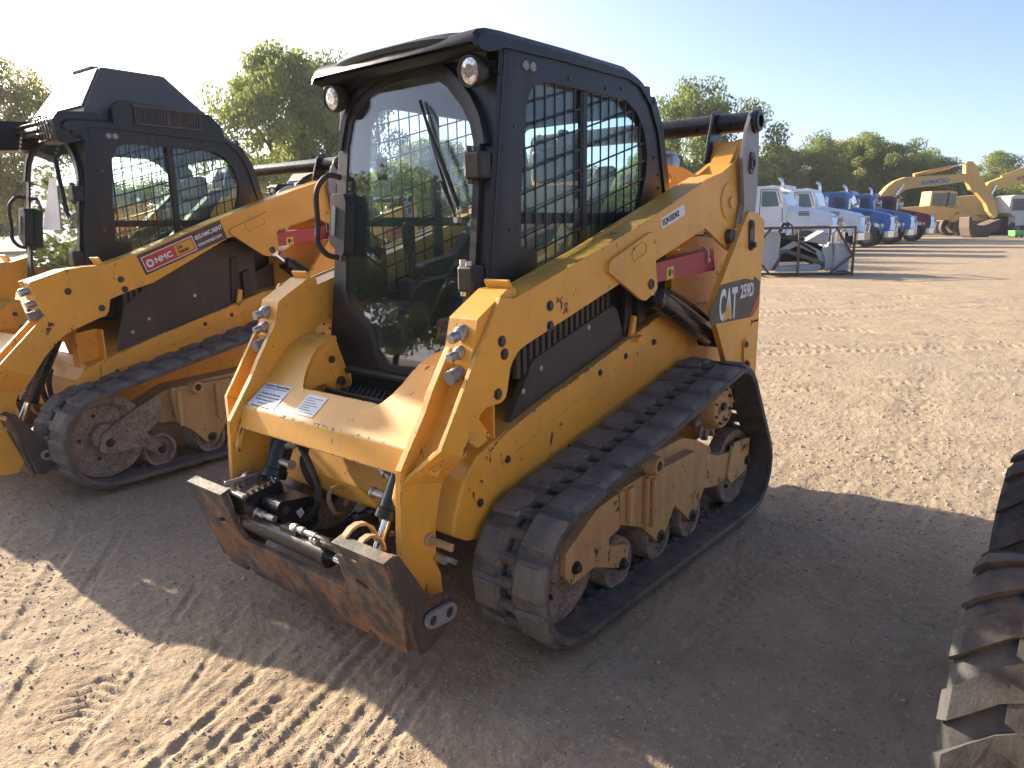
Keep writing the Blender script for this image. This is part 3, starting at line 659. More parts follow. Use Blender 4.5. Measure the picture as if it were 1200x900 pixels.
    h = MB(); a = Vector((FX(1.53,.010),.265,1.535)); b = Vector((FX(1.915,.010),.075,1.915)); h.tube([a,(a+b)/2,b], .007, 4); h.build('wiper_blade', 'black_plastic', dr)
    h = MB(); h.lathe(p0, (1,0,0), [(-.03,.014),(.002,.014),(.006,.009)], 12); h.lathe((FX(1.485,.01),.30,1.485), (1,0,0), [(-.01,.011),(.012,.011)], 10); h.build('wiper_pivot', 'zinc', dr)
    # ---- inside: seat, arm rests, joysticks, console
    st = MB()
    def rbox(a, b, bev=.03):
        st.box(a, b)
    st.box((-.85,-.23,1.02),(-.38,.23,1.18)); se = st.build('seat', 'seat_vinyl', root, .045, 4); se.location.z = dz
    b = MB(); b.prism(fillet([(-.24,1.16),(.24,1.16),(.22,1.56),(.16,1.64),(-.16,1.64),(-.22,1.56)], .05, 4), lambda y,z: (-.84-.18*(z-1.16),y,z), lambda y,z: (-.73-.16*(z-1.16),y,z)); b.build('seat_back', 'seat_vinyl', se, .03, 3)
    b = MB(); b.box((-.98,-.13,1.66),(-.89,.13,1.82)); b.build('headrest', 'seat_vinyl', se, .03, 3)
    for s in (1,-1):
        b = MB(s); b.prism(fillet([(-.98,1.70),(-.92,1.72),(-.72,1.55),(-.50,1.34),(-.28,1.30),(-.28,1.26),(-.55,1.27),(-.78,1.46)], .03, 3), lambda x,z: (x,.25,z), lambda x,z: (x,.315,z)); b.build('lap_bar', 'interior', se, .012)
        b = MB(s); b.box((-.62,.25,1.0),(-.22,.36,1.24)); b.build('armrest_console', 'interior', se, .02)
        b = MB(s); b.cyl((-.27,.30,1.24),(-.25,.295,1.36), .018, .013); b.lathe((-.25,.295,1.35), (.05,0,1), [(0,.018),(.02,.027),(.08,.030),(.12,.026),(.135,.014)], 12); b.build('joystick', 'black_plastic', se)
    b = MB(); b.box((-.14,-.36,.94),(.02,-.05,1.16)); b.box((-.30,.10,.94),(-.02,.37,1.10)); b.build('footwell_console', 'interior', se, .02)
    b = MB(); b.tube([(-.1,-.1,1.0),(-.16,.02,1.25),(-.05,.2,1.32),(0,.3,1.05)], .007, 6, spl=5); b.tube([(-.12,-.2,1.0),(-.05,-.05,1.22),(-.1,.1,1.28)], .006, 6, spl=5); b.build('cable', 'hose_rubber', se)
    b = MB(); b.box((-.22,.0,1.0),(-.10,.16,1.10)); b.build('fire_bottle', 'red_paint', se, .02)
    b = MB(); b.prism([(-.36,1.66),(-.31,1.66),(-.31,1.75),(-.36,1.75)], lambda y,z: (-.16,y,z), lambda y,z: (-.14,y,z)); b.build('monitor', 'black_plastic', se, .006)
    # ---- step under the door
    st = MB(); st.box((.09,-.30,.885),(.155,.20,.905)); st.box((.10,-.29,.79),(.25,.11,.812)); st.box((.235,-.29,.77),(.25,.11,.835)); st.box((.10,-.29,.80),(.115,.11,.90)); sp = st.build('step', 'black_plastic', root, .004)
    st = MB()
    for i in range(4):
        for j in range(13):
            x = .125+i*.033; y = -.275+j*.031; st.lathe((x,y,.812), (0,0,1), [(0,.011),(.016,.009),(.022,.006)], 6, False)
    st.build('step_studs', 'black_plastic', sp)['kind'] = 'stuff'
    return cb
def front_end(root, S):
    dw = S['dw']; yi = .4845+dw; q = yi/.4845
    mb = MB(); prof = [(.528,.702),(.500,.786),(.385,.872),(.372,.858),(.482,.772),(.508,.702)]
    mb.plate(prof, -yi+.002, yi-.002)
    for s in (1,-1):     # end gussets of the beam
        mb.plate([(.528,.71),(.50,.745),(.545,.60),(.556,.63)], s*(yi-.03), s*(yi-.002))
    cbm = mb.build('cross_beam', 'cat_yellow', root, .007, 3, 'worn_edge')
    for s in (1,-1):
        mb = MB(s); L = [(.440,.8305,.120),(.420,.846,.170),(.400,.8625,.208),(.385,.878,.232),(.360,.905,.256),(.33,.938,.276),(.297,.974,.288),(.264,1.002,.297),(.20,1.030,.308),(.160,1.036,.314)]
        rows = [[(x,(y)*q,z),(x,yi,z),(x-.008,yi,z-.014),(x-.008,y*q,z-.014)] for x,z,y in L]
        mb.loft(rows, closed=True); mb.add(rows[-1], [(0,1,2,3)]); mb.build('cylinder_hood', 'cat_yellow', cbm)
        mb = MB(s); br = [(.392,.858),(.385,.868),(.33,.930),(.264,.997),(.20,1.026),(.162,1.032),(.135,.86),(.13,.74),(.19,.74),(.21,.82),(.26,.86),(.32,.85),(.35,.83)]
        mb.prism(br, lambda x,z: (x,(.262+(.868-x*0-z)*-.30)*q*0+.266*q+max(0,(z-.868))*.28,z), lambda x,z: (x,.284*q+max(0,(z-.868))*.28,z)); b = mb.build('cylinder_bracket', 'cat_yellow', cbm, .003, 2, 'worn_edge')
        mb = MB(-s); y = .29*q
        h = MB(s); h.prism(fillet([(.235,.975),(.20,.985),(.17,.84),(.205,.83)], .018, 4), lambda x,z: (x,.264*q+max(0,(z-.868))*.28,z), lambda x,z: (x,.254*q+max(0,(z-.868))*.28,z)); h.build('pin_retainer', 'cat_yellow', cbm, .003)
        h = MB(s); bolt(h, (.19,.258*q,.857), (0,-1,0), .015, .012); h.mark(); h.lathe((.215,.275*q,.95), (0,-1,0), [(0,.016),(.006,.014),(.006,.006)], 12); h.build('bolt', 'bolt_steel', cbm)
    # ---- quick coupler plate
    TX, TZ, BX, BZ = .692, .505, .580, .145; EARS = []
    P = lambda y, t, o=0: (TX+(BX-TX)*t+o*.956, y, TZ+(BZ-TZ)*t-o*.292)
    out = [(-.585*q,0),(-.335*q,.0),(-.325*q,.42),(-.30*q,.52),(.30*q,.52),(.325*q,.42),(.335*q,0),(.585*q,0),(.585*q,.5),(.535*q,1.0),(.40*q,1.0),(.385*q,.93),(.36*q,.93),(.345*q,1.0),(-.345*q,1.0),(-.36*q,.93),(-.385*q,.93),(-.40*q,1.0),(-.52*q,1.0),(-.585*q,.5)]
    sl = lambda c: fillet([(c-.03,.30),(c+.03,.345),(c+.034,.40),(c-.024,.355)], .01, 2)
    mb = MB(); mb.prism(out, lambda y,t: P(y,t,.012), lambda y,t: P(y,t,-.012), [sl(.42*q), [(-y,t) for y,t in sl(.42*q)]])
    for s in (1,-1):     # rolled lips and side flanges
        mb.prism([(s*.335*q,-.02),(s*.588*q,-.02),(s*.588*q,.015),(s*.335*q,.015)], lambda y,t: P(y,t,.013), lambda y,t: P(y,t,-.030))
        fl = [(.690,.515),(.585,.15),(.55,.155),(.485,.185),(.445,.225),(.435,.275),(.455,.31),(.50,.315),(.555,.36),(.61,.45),(.655,.52)]
        ear = MB(); ear.plate(fillet(fl, .02, 3), s*.562*q, s*.590*q); EARS.append(ear)
        mb.plate(fillet([(.672,.47),(.575,.16),(.48,.19),(.44,.25),(.47,.31),(.56,.36)], .02, 3), s*.455*q, s*.475*q)
    mb.cyl((.565,-.55*q,.185),(.565,.55*q,.185), .028)
    qc = mb.build('coupler_plate', 'rusty_steel', root, .004)
    for e_ in EARS: e_.build('coupler_ear', 'dark_rust', qc, .004)
    for s in (1,-1):
        mb = MB(s); a = Vector((.545,.265)); b = Vector((.472,.262))
        ring = []
        for k in range(9): t = math.pi/2-math.pi*k/8+0; ring.append((a.x+.028*math.cos(t), a.y+.028*math.sin(t)))
        for k in range(9): t = -math.pi/2-math.pi*k/8; ring.append((b.x+.030*math.cos(t), b.y+.030*math.sin(t)))
        cir = lambda c, r: [(c.x+r*math.cos(2*math.pi*k/14), c.y+r*math.sin(2*math.pi*k/14)) for k in range(14)]
        mb.plate(ring, .600*q, .615*q, [cir(a,.016), cir(b,.018)]); mb.build('pin_keeper', 'cast_grey', qc, .003)
        mb = MB(s); mb.cyl((.545,.55*q,.265),(.545,.609*q,.265), .0155); mb.cyl((.472,.47*q,.262),(.472,.607*q,.262), .0175); mb.build('pivot_pin', 'bolt_steel', qc)
        # wedge handle hoops
        if s > 0:
            for y0, x0, sc in ((.36,.64,1.0),(.43,.655,.8)):
                R_ = []
                for k in range(9):
                    t = math.pi*k/8; R_.append([(x0-.02-.075*math.cos(t)*sc,y0*q-.012,.465+.085*sc*math.sin(t)),(x0-.02-.075*math.cos(t)*sc,y0*q+.012,.465+.085*sc*math.sin(t)),(x0-.02-.070*math.cos(t)*sc,y0*q+.012,.460+.080*sc*math.sin(t)),(x0-.02-.070*math.cos(t)*sc,y0*q-.012,.460+.080*sc*math.sin(t))])
                mb = MB(); mb.loft(R_, closed=True); mb.build('wedge_hoop', 'cat_yellow_worn', qc)
    # locking cylinder
    mb = MB(); x, z = .615, .385
    mb.cyl((x,-.30*q,z),(x,.185*q,z), .036, n=20); mb.lathe((x,.17*q,z), (0,1,0), [(0,.036),(.005,.041),(.028,.041),(.03,.036)], 20); mb.lathe((x,-.30*q,z), (0,-1,0), [(0,.036),(.02,.03),(.05,.03)], 14)
    mb.box((x-.02,-.07,z+.025),(x+.02,.03,z+.05)); mb.box((x-.02,.12,z+.025),(x+.02,.18,z+.05)); lc = mb.build('locking_cylinder', 'black_gloss', qc, .003)
    mb = MB(); mb.cyl((x,.19*q,z),(x,.34*q,z), .015); mb.build('cylinder_rod', 'chrome', qc)
    mb = MB()
    for y0, y1 in ((-.27,-.13),(-.02,.12)):
        mb.lathe((x,y0,z+.05), (0,1,0), [(0,.012),(.012,.016),(.028,.016),(.03,.011),(.05,.011),(.052,.015),(.07,.015),(.072,.010),(.10,.010),(.102,.013),(y1-y0,.012)], 10)
    for y in (.145,.165): mb.lathe((x+.01,y,z+.05), (1,0,.3), [(0,.010),(.03,.010),(.032,.006)], 8)
    mb.build('hydraulic_fitting', 'zinc', qc)['kind'] = 'stuff'
    mb = MB(); mb.tube([(x,.12,z+.05),(x+.01,.17,z+.055),(x,.24,z+.04),(x-.03,.32,z+.03)], .009, 8, spl=4); mb.tube([(x+.02,.15,z+.05),(x+.02,.22,z+.05),(x-.01,.30,z+.02)], .009, 8, spl=4); mb.build('hose', 'rusty_steel', qc)
    # black lever housing on the viewer's left, with serrated tread
    mb = MB(); mb.prism(fillet([(.655,.50),(.50,.525),(.48,.42),(.53,.36),(.63,.40)], .012, 3), lambda a,b: (a,-.375*q,b), lambda a,b: (a,-.255*q,b)); mb.prism(fillet([(.60,.49),(.44,.47),(.42,.36),(.50,.31),(.58,.38)], .02, 3), lambda a,b: (a,-.245*q,b), lambda a,b: (a,-.14*q,b)); lv = mb.build('lever_housing', 'black_gloss', qc, .006)
    mb = MB(); rot = Matrix.Rotation(rad(8), 3, 'Y')
    for y in (-.365,-.272):
        for kx in range(6): mb.cbox((.515+.024*kx,y*q,.5245-.0042*kx), (.013,.012,.012), rot)
    for ky in range(4): mb.cbox((.505,-.35*q+.024*ky,.527), (.012,.013,.012), rot)
    mb.build('tread_teeth_glints', 'chrome', qc)['kind'] = 'stuff'  # teeth coloured chrome to stand in for sun glints along their edges
    mb = MB(); mb.box((.645,-.385*q,.50),(.668,-.25*q,.512)); mb.box((.50,-.388*q,.522),(.66,-.378*q,.536)); mb.build('lever_edge', 'zinc', qc, .003)
    mb = MB(); mb.lathe((.53,-.44*q,.50), (0,1,0), [(0,.035),(.02,.035),(.02,.024),(0,.022)], 18); mb.build('lever_roller', 'zinc', qc)
    mb = MB(); mb.cbox((.62,-.29*q,.40), (.025,.09,.03), Matrix.Rotation(rad(25), 3, 'X')); mb.cbox((.64,-.36*q,.385), (.02,.07,.025), Matrix.Rotation(rad(15), 3, 'X')); mb.build('lock_flag', 'red_paint', qc, .004)
    mb = MB(); mb.prism([(.52,.43),(.495,.44),(.485,.415),(.505,.40)], lambda a,b: (a,-.140*q,b), lambda a,b: (a,-.1385*q,b)); mb.build('housing_label', 'decal_white', qc)
    mb = MB(); bolt(mb, (.646,-.25*q,.46), (0,1,0), .012); bolt(mb, (.56,-.14*q,.45), (0,1,0), .010); bolt(mb, (.46,-.14*q,.42), (0,1,0), .010); mb.build('bolt', 'bolt_steel', qc)
    # tilt cylinders and hose
    for s in (1,-1):
        a = Vector((.305,s*.365*q,.86)); b = Vector((.535,s*.335*q,.40)); d = (b-a).normalized()
        mb = MB(); mb.cyl(a, a+d*.39, .044, n=20); mb.lathe(a+d*.355, d, [(0,.044),(.004,.050),(.035,.050),(.04,.03)], 20); tc = mb.build('tilt_cylinder', 'black_gloss', root)
        mb = MB(); mb.cyl(a+d*.38, b, .019); mb.build('cylinder_rod', 'chrome', tc)
        mb = MB(); c = a+d*.27+Vector((.0,-s*.055,.02)); mb.lathe(c, (0,-s,.35), [(-.02,.014),(.01,.014),(.012,.019),(.03,.019),(.032,.012),(.05,.012)], 10); mb.lathe(c+d*.07, (0,-s,0), [(-.02,.016),(.04,.016),(.042,.02),(.05,.02)], 10); mb.build('hydraulic_fitting', 'zinc', tc)['kind'] = 'stuff'
    mb = MB(); mb.tube([(.42,-.27*q,.70),(.45,-.20*q,.68),(.46,-.12*q,.61),(.46,-.075*q,.52),(.47,-.09*q,.43),(.50,-.16*q,.38),(.55,-.20*q,.375)], .0125, 10, spl=6); mb.build('hose', 'hose_rubber', root)
    for i, pts in enumerate([[(.30,.22,.66),(.36,.26,.60),(.37,.30,.50),(.36,.33,.44)], [(.30,.26,.66),(.34,.30,.58),(.35,.34,.46)], [(.31,-.33,.64),(.38,-.28,.55),(.36,-.22,.45),(.30,-.2,.4)]]):
        mb = MB(); mb.tube([(x,y*q,z) for x,y,z in pts], .016, 8, spl=5); mb.build('hose', 'hose_rubber', root)
def body(root, S):
    dw = S['dw']; yc = .50+dw
    ch = [(.134,.716),(-.242,.826),(-.537,.901),(-.842,.985),(-1.03,1.037),(-1.28,1.061),(-1.60,1.06),(-1.60,.36),(-1.30,.30),(-.25,.30),(.10,.36),(.27,.40),(.335,.44),(.325,.50),(.275,.62),(.20,.69)]
    mb = MB(); mb.plate(ch, -yc, yc); c = mb.build('chassis', 'cat_yellow', root, .010, 3)
    for s in (1,-1):
        # proud upper fender plate, its lower edge is the seam that runs above the track
        mb = MB(s); mb.plate([(.146,.690),(.10,.722),(-.242,.8295),(-.537,.9045),(-.842,.9885),(-1.03,1.041),(-1.05,.975),(-.70,.860),(-.30,.745),(.0,.655),(.145,.612)], yc-.02, yc+.006); mb.build('fender_plate', 'cat_yellow', c, .004, 2, 'worn_edge')
        mb = MB(s)
        for x, z in ((.05,.64),(-.55,.86),(-.75,.90),(-1.0,.93),(.20,.52)): bolt(mb, (x,yc+.005,z), (0,1,0), .010, .006)
        mb.build('bolt', 'bolt_steel', c)
        mb = MB(s); yp = .468+dw    # dark side cover with vent slots above it
        pn = S.get('cover') or [(.02,.72),(-.15,.968),(-.70,1.123),(-.74,1.10),(-.80,.96),(-.60,.86),(-.20,.74)]
        mb.plate(fillet(pn, .012, 2), yp-.03, yp); sp = mb.build('side_cover', 'plastic_and_shade', root, .004)
        b = MB(s); bolt(b, (-.20,yp,.93), (0,1,0), .007, .003); bolt(b, (-.52,yp,1.05), (0,1,0), .007, .003); bolt(b, (-.09,yp,.86), (0,1,0), .007, .003); b.build('bolt', 'zinc', sp)
        g = MB(s); g.plate([(-.02,.94),(-.06,1.05),(-.72,1.27),(-.76,1.12),(-.70,1.10),(-.15,.94)], yp-.055, yp-.04); gv = g.build('vent_back', 'dark_void', sp)
        g = MB(s)
        for i in range(17):
            x = -.075-i*.0375; z0 = 1.0+(-.075-x)*.2835
            g.box((x-.010,yp-.03,z0-.09),(x+.010,yp-.008,z0+.16))
            if i % 2 == 0: g.box((x-.016,yp-.03,z0-.02),(x+.016,yp-.012,z0-.008))
        g.build('vent_slats', 'plastic_and_shade', sp)['kind'] = 'stuff'
        g = MB(s); g.plate([(-.78,.98),(-.84,1.0),(-.86,1.30),(-.80,1.28)], yp-.04, yp+.01); g.plate([(-.87,1.02),(-.93,1.04),(-.93,1.20),(-.87,1.18)], yp-.04, yp+.03); g.build('hose_guard', 'black_plastic', sp, .006)
        g = MB(s); g.plate([(-.80,.96),(-.84,.965),(-.86,1.06),(-.83,1.07)], yp+.012, yp+.028); g.plate([(-.80,.955),(-.84,.965),(-.84,.985),(-.80,.975)], yp+.012, yp+.07); g.build('latch_hook', 'cat_yellow', sp, .003)
        g = MB(s); g.plate([(.10,.72),(.235,.70),(.24,.86),(.235,.885),(.10,.90)], yc-.10, yc-.085); g.plate([(.235,.69),(.245,.69),(.245,.885),(.235,.885)], yc-.10, yc-.02); g.plate([(.09,.70),(.10,.70),(.10,.90),(.09,.90)], yc-.10, yc-.015); g.build('stop_bracket', 'cat_yellow', c, .003)
        g = MB(s); g.plate([(-.9,1.0),(-1.62,1.02),(-1.62,1.30),(-1.5,1.34),(-.9,1.10)], .34+dw, .36+dw); g.build('engine_side', 'plastic_and_shade', root, .006)  # dark colour stands in for the shade over the yellow engine side
    # engine bay, tail and hood
    mb = MB(); hw = .47+dw*.8; mb.plate(fillet([(-1.20,.42),(-2.10,.42),(-2.19,.55),(-2.20,1.20),(-2.10,1.34),(-1.45,1.40),(-1.22,1.30)], .05, 4), -hw, hw); tl = mb.build('engine_housing', 'cat_yellow', root, .012, 3)
    mb = MB(); mb.box((-2.215,-.36,.62),(-2.20,.36,1.15))
    for i in range(9): mb.box((-2.228,-.33,.66+i*.052),(-2.215,.33,.69+i*.052))
    mb.build('radiator_grille', 'black_plastic', tl)
    for s in (1,-1):
        mb = MB(s); mb.wall([(.30,.72),(.43,.72),(.43,1.02),(.30,1.02)], -2.222, -2.20); mb.build('tail_lamp', 'decal_red', tl, .01)
    mb = MB(); mb.plate([(-1.22,.9),(-1.30,.9),(-1.30,1.5),(-1.22,1.52)], -.40, .40); mb.build('cab_mount', 'black_plastic', tl)
    mb = MB(); mb.lathe((-1.80,.12,1.36), (0,0,1), [(0,.055),(.30,.055),(.36,.064),(.44,.062),(.47,.05),(.485,.02)], 18); mb.build('exhaust_stack', 'steel', tl)
    for s in (1,-1):
        mb = MB(s); mb.plate(fillet([(-1.30,1.40),(-1.335,1.725),(-1.37,1.738),(-1.52,1.735),(-1.76,1.69),(-1.80,1.40)], .02, 3), .33+dw, .352+dw, [[(-1.39+.02*math.cos(a*.5236),1.68+.024*math.sin(a*.5236)) for a in range(12)]]); mb.build('cab_support', 'decal_orange', tl, .004)
    mb = MB(); L = .65+dw; mb.cyl((-1.655,-L,1.938),(-1.655,L,1.938), .047, n=22); mb.build('torque_tube', 'black_gloss', root)
    # tow hooks below the front wall
    for y in (-.11,.20):
        mb = MB(); pts = [(.345+.045*math.sin(t),y+.012*math.sin(2*t),.43-.055*math.cos(t)) for t in [i*2*math.pi/14 for i in range(13)]]; mb.tube(pts, .009, 8); mb.build('tow_ring', 'cat_yellow_worn', c)
def loader(name, label, S, loc=(0,0,0), rz=0, group=None):
    root = thing(name, label, 'loader', loc, rz, group)
    body(root, S)
    for s in (1,-1):
        track(root, s, S, s > 0); undercarriage(root, s, S); arm(root, s, S); rear_linkage(root, s, S)
    cab(root, S); front_end(root, S)
    return root
TW = [(-1.239,1.056),(-1.262,1.114),(-1.545,1.445),(-1.606,1.512),(-1.672,1.510),(-1.815,1.468),(-1.805,1.16),(-1.80,.60),(-1.45,.72),(-1.41,.80)]
LK = [(-1.57,1.90),(-1.622,1.985),(-1.680,1.985),(-1.712,1.90),(-1.725,1.607),(-1.705,1.45),(-1.60,1.40),(-1.546,1.45),(-1.575,1.543),(-1.53,1.759)]
ARM1 = dict(
 outer=[(.141,1.231),(-.368,1.373),(-.691,1.468),(-1.021,1.580),(-1.229,1.653),(-1.392,1.690),(-1.542,1.751),(-1.605,1.856),(-1.65,1.638),(-1.626,1.577),(-1.535,1.345),(-1.505,1.325),(-1.478,1.332),(-1.232,1.436),(-.769,1.306),(-.501,1.234),(.090,1.070),(.125,1.055),(.153,1.028),(.168,1.002),(.183,.936),(.192,.912),(.216,.899),(.286,.897),(.317,.881),(.325,.866),(.272,.802),(.283,.791),(.334,.775),(.369,.802),(.381,.795),(.40,.762),(.496,.805),(.453,.871),(.338,1.053),(.225,1.211),(.207,1.242)],
 inner=[(.558,.733),(.444,.898),(.411,.958),(.300,1.125),(.277,1.152),(.247,1.185),(.141,1.225),(-.368,1.368),(-1.021,1.575),(-1.392,1.690),(-1.542,1.751),(-1.605,1.856),(-1.65,1.638),(-1.60,1.50),(-1.232,1.436),(-.501,1.234),(.118,1.064),(.183,.936),(.25,.76),(.29,.70),(.324,.684),(.368,.673),(.393,.621),(.411,.555),(.422,.50),(.425,.381),(.407,.338),(.40,.25),(.44,.21),(.50,.21),(.545,.25),(.555,.34),(.572,.457),(.569,.55),(.563,.66)],
 top=[(.141,1.231),(-.368,1.373),(-.691,1.468),(-1.021,1.580),(-1.229,1.653),(-1.392,1.690)], reartop=[(-1.392,1.72),(-1.50,1.79),(-1.60,1.90)],
 bottom=[(-1.232,1.430),(-.769,1.306),(-.501,1.234),(.09,1.070)], channel=[(.27,1.12),(.285,1.04),(.36,.92),(.40,.85),(.50,.735)],
 knee=[(.496,.805),(.40,.762),(.556,.690),(.385,.650)],
 boot=[(.300,1.180),(.155,1.262),(.11,1.262),(.11,1.12),(.20,1.02),(.325,1.00),(.338,1.04)],
 couplings=[(.322,1.132,.021,.050),(.330,1.073,.018,.050),(.322,1.012,.024,.062)], tab=(.135,1.262), bolts=[(.208,1.10),(.196,1.057),(.232,.931),(-.05,1.19),(-.05,1.12)],
 cylplate=[(-.401,1.285),(-.407,1.325),(-.700,1.425),(-.753,1.427),(-.757,1.297),(-.778,1.192),(-.680,1.153),(-.640,1.163)], slot=((-.565,1.335),(-.680,1.372)), pin=(-.719,1.218),
 boss=(-1.47,1.56), rearpin=(-1.475,1.395), legpin=(.455,.475))
S1 = dict(dw=0, dz=0, circ=[(.02,.28,.28),(-1.255,.605,.228),(-1.46,.25,.25)], ty=(.518,.838), rollers=(-.35,-.67,-.965),
 arm=ARM1, tower=TW, link=LK, brace=[(-.79,1.294),(-1.38,1.338),(-1.409,1.236),(-.79,1.214)],
 frame_front=[(.03,.335),(-.165,.440),(-.312,.455),(-.331,.31),(-.246,.295),(-.252,.26),(-.40,.215),(-.385,.125),(-.31,.15),(-.15,.215),(-.005,.20),(.035,.25)], frame_front_bolts=[(-.03,.26),(-.35,.153)],
 frame_main=[(-.335,.46),(-.345,.315),(-.50,.255),(-.615,.165),(-.645,.135),(-.69,.135),(-.715,.165),(-.79,.255),(-.91,.165),(-.94,.135),(-.985,.135),(-1.01,.165),(-1.08,.25),(-1.20,.225),(-1.36,.235),(-1.40,.35),(-1.22,.372),(-1.08,.42),(-.976,.457),(-.60,.457),(-.50,.47)],
 frame_box=[(-.20,.44),(-.30,.50),(-.95,.515),(-1.10,.47),(-1.25,.40),(-1.30,.28),(-.9,.27),(-.3,.30)], tension=(-.575,.50), ribs=[(-.42,.31,-.385,.455),(-.54,.26,-.515,.46),(-.60,.23,-.575,.44)])
def dxz(P, f): return [f(x,z) for x,z in P]
# the bigger neighbour: longer boot, deeper leg, wider stance
ARM2 = dict(outer=[(0.118,1.279),(-0.097,1.342),(-0.68,1.55),(-1.257,1.737),(-1.638,1.846),(-1.803,1.97),(-1.859,1.705),(-1.759,1.45),(-1.693,1.44),(-1.419,1.551),(-1.073,1.456),(-0.711,1.42),(-0.179,1.165),(-0.015,1.122),(0.089,1.086),(0.105,1.02),(0.125,0.993),(0.158,0.986),(0.35,0.918),(0.41,0.868),(0.475,0.801),(0.54,0.715),(0.59,0.726),(0.67,0.775),(0.694,0.792),(0.444,1.029),(0.498,1.198),(0.491,1.213),(0.31,1.268),(0.209,1.279)],
inner=[(0.808,0.729),(0.694,0.792),(0.444,1.029),(0.498,1.213),(0.3,1.267),(0.117,1.274),(-0.097,1.337),(-0.68,1.545),(-1.256,1.732),(-1.638,1.846),(-1.803,1.97),(-1.859,1.705),(-1.693,1.44),(-1.419,1.551),(-0.711,1.42),(-0.179,1.165),(0.097,1.079),(0.126,0.991),(0.35,0.918),(0.475,0.801),(0.583,0.629),(0.615,0.537),(0.632,0.301),(0.61,0.224),(0.65,0.167),(0.729,0.169),(0.798,0.248),(0.838,0.489)],
top=[(0.3,1.267),(0.118,1.279),(-0.097,1.342),(-0.68,1.55),(-1.257,1.737),(-1.638,1.846)],
reartop=[(-1.638,1.887),(-1.782,2.01)],
bottom=[(-1.419,1.546),(-1.073,1.452),(-0.711,1.42),(-0.179,1.165),(0.077,1.093)],
channel=[(0.41,1.149),(0.39,1.033),(0.511,0.899),(0.67,0.756),(0.749,0.69)],
knee=[(0.694,0.792),(0.54,0.715),(0.789,0.652),(0.57,0.609)],
boot=[(0.492,1.211),(0.31,1.268),(0.107,1.284),(0.107,1.108),(0.37,1.013),(0.431,1.014)],
couplings=[(0.466,1.165,0.026,0.06),(0.443,1.096,0.024,0.06),(0.441,1.033,0.027,0.062)],
tab=(0.107,1.299),
bolts=[(0.143,1.04),(0.015,1.196),(0.0,1.137),(0.31,1.149)],
cylplate=[(-0.722,1.44),(-0.711,1.47),(-1.009,1.585),(-1.063,1.58),(-1.068,1.46),(-1.084,1.329),(-1.003,1.285),(-0.945,1.3)],
slot=((-0.828,1.48),(-0.988,1.53)),
pin=(-1.025,1.33),
boss=(-1.671,1.663),
rearpin=(-1.693,1.501),
legpin=(0.709,0.506))
S2 = dict(cover=[(.02,.72),(-.06,1.02),(-.25,1.17),(-.66,1.37),(-.98,1.40),(-1.0,1.05),(-.80,.96),(-.60,.86),(-.20,.74)], dw=.12, dz=.03, guards=True, circ=[(.245,.305,.305),(-1.34,.70,.235),(-1.60,.265,.265)], ty=(.54,.925), rollers=(-.06,-.40,-.75,-1.10), yoke_mat='worn_iron',
 arm=ARM2, tower=TW, link=LK, brace=[(-1.05,1.435),(-1.60,1.50),(-1.62,1.40),(-1.05,1.345)],
 frame_front=[(.30,.24),(.27,.33),(.08,.43),(-.08,.50),(-.10,.36),(.02,.28),(-.10,.14),(-.05,.11),(.05,.20),(.25,.20)], frame_front_bolts=[(.235,.27),(-.06,.153)],
 frame_main=[(-.16,.52),(-.18,.30),(-.28,.22),(-.36,.125),(-.44,.125),(-.5,.22),(-.7,.125),(-.79,.125),(-.85,.22),(-1.05,.125),(-1.14,.125),(-1.42,.25),(-1.45,.38),(-1.22,.42),(-.976,.50),(-.60,.51)],
 frame_box=[(.0,.44),(-.20,.52),(-.95,.545),(-1.15,.49),(-1.30,.40),(-1.30,.28),(-.9,.27),(-.1,.30)], tension=(-.32,.50), ribs=[(-.22,.27,-.19,.50),(-.48,.27,-.45,.50)])
L1 = loader('compact_track_loader', 'yellow tracked loader with rusty coupler plate and black caged cab, nearest in front', S1)
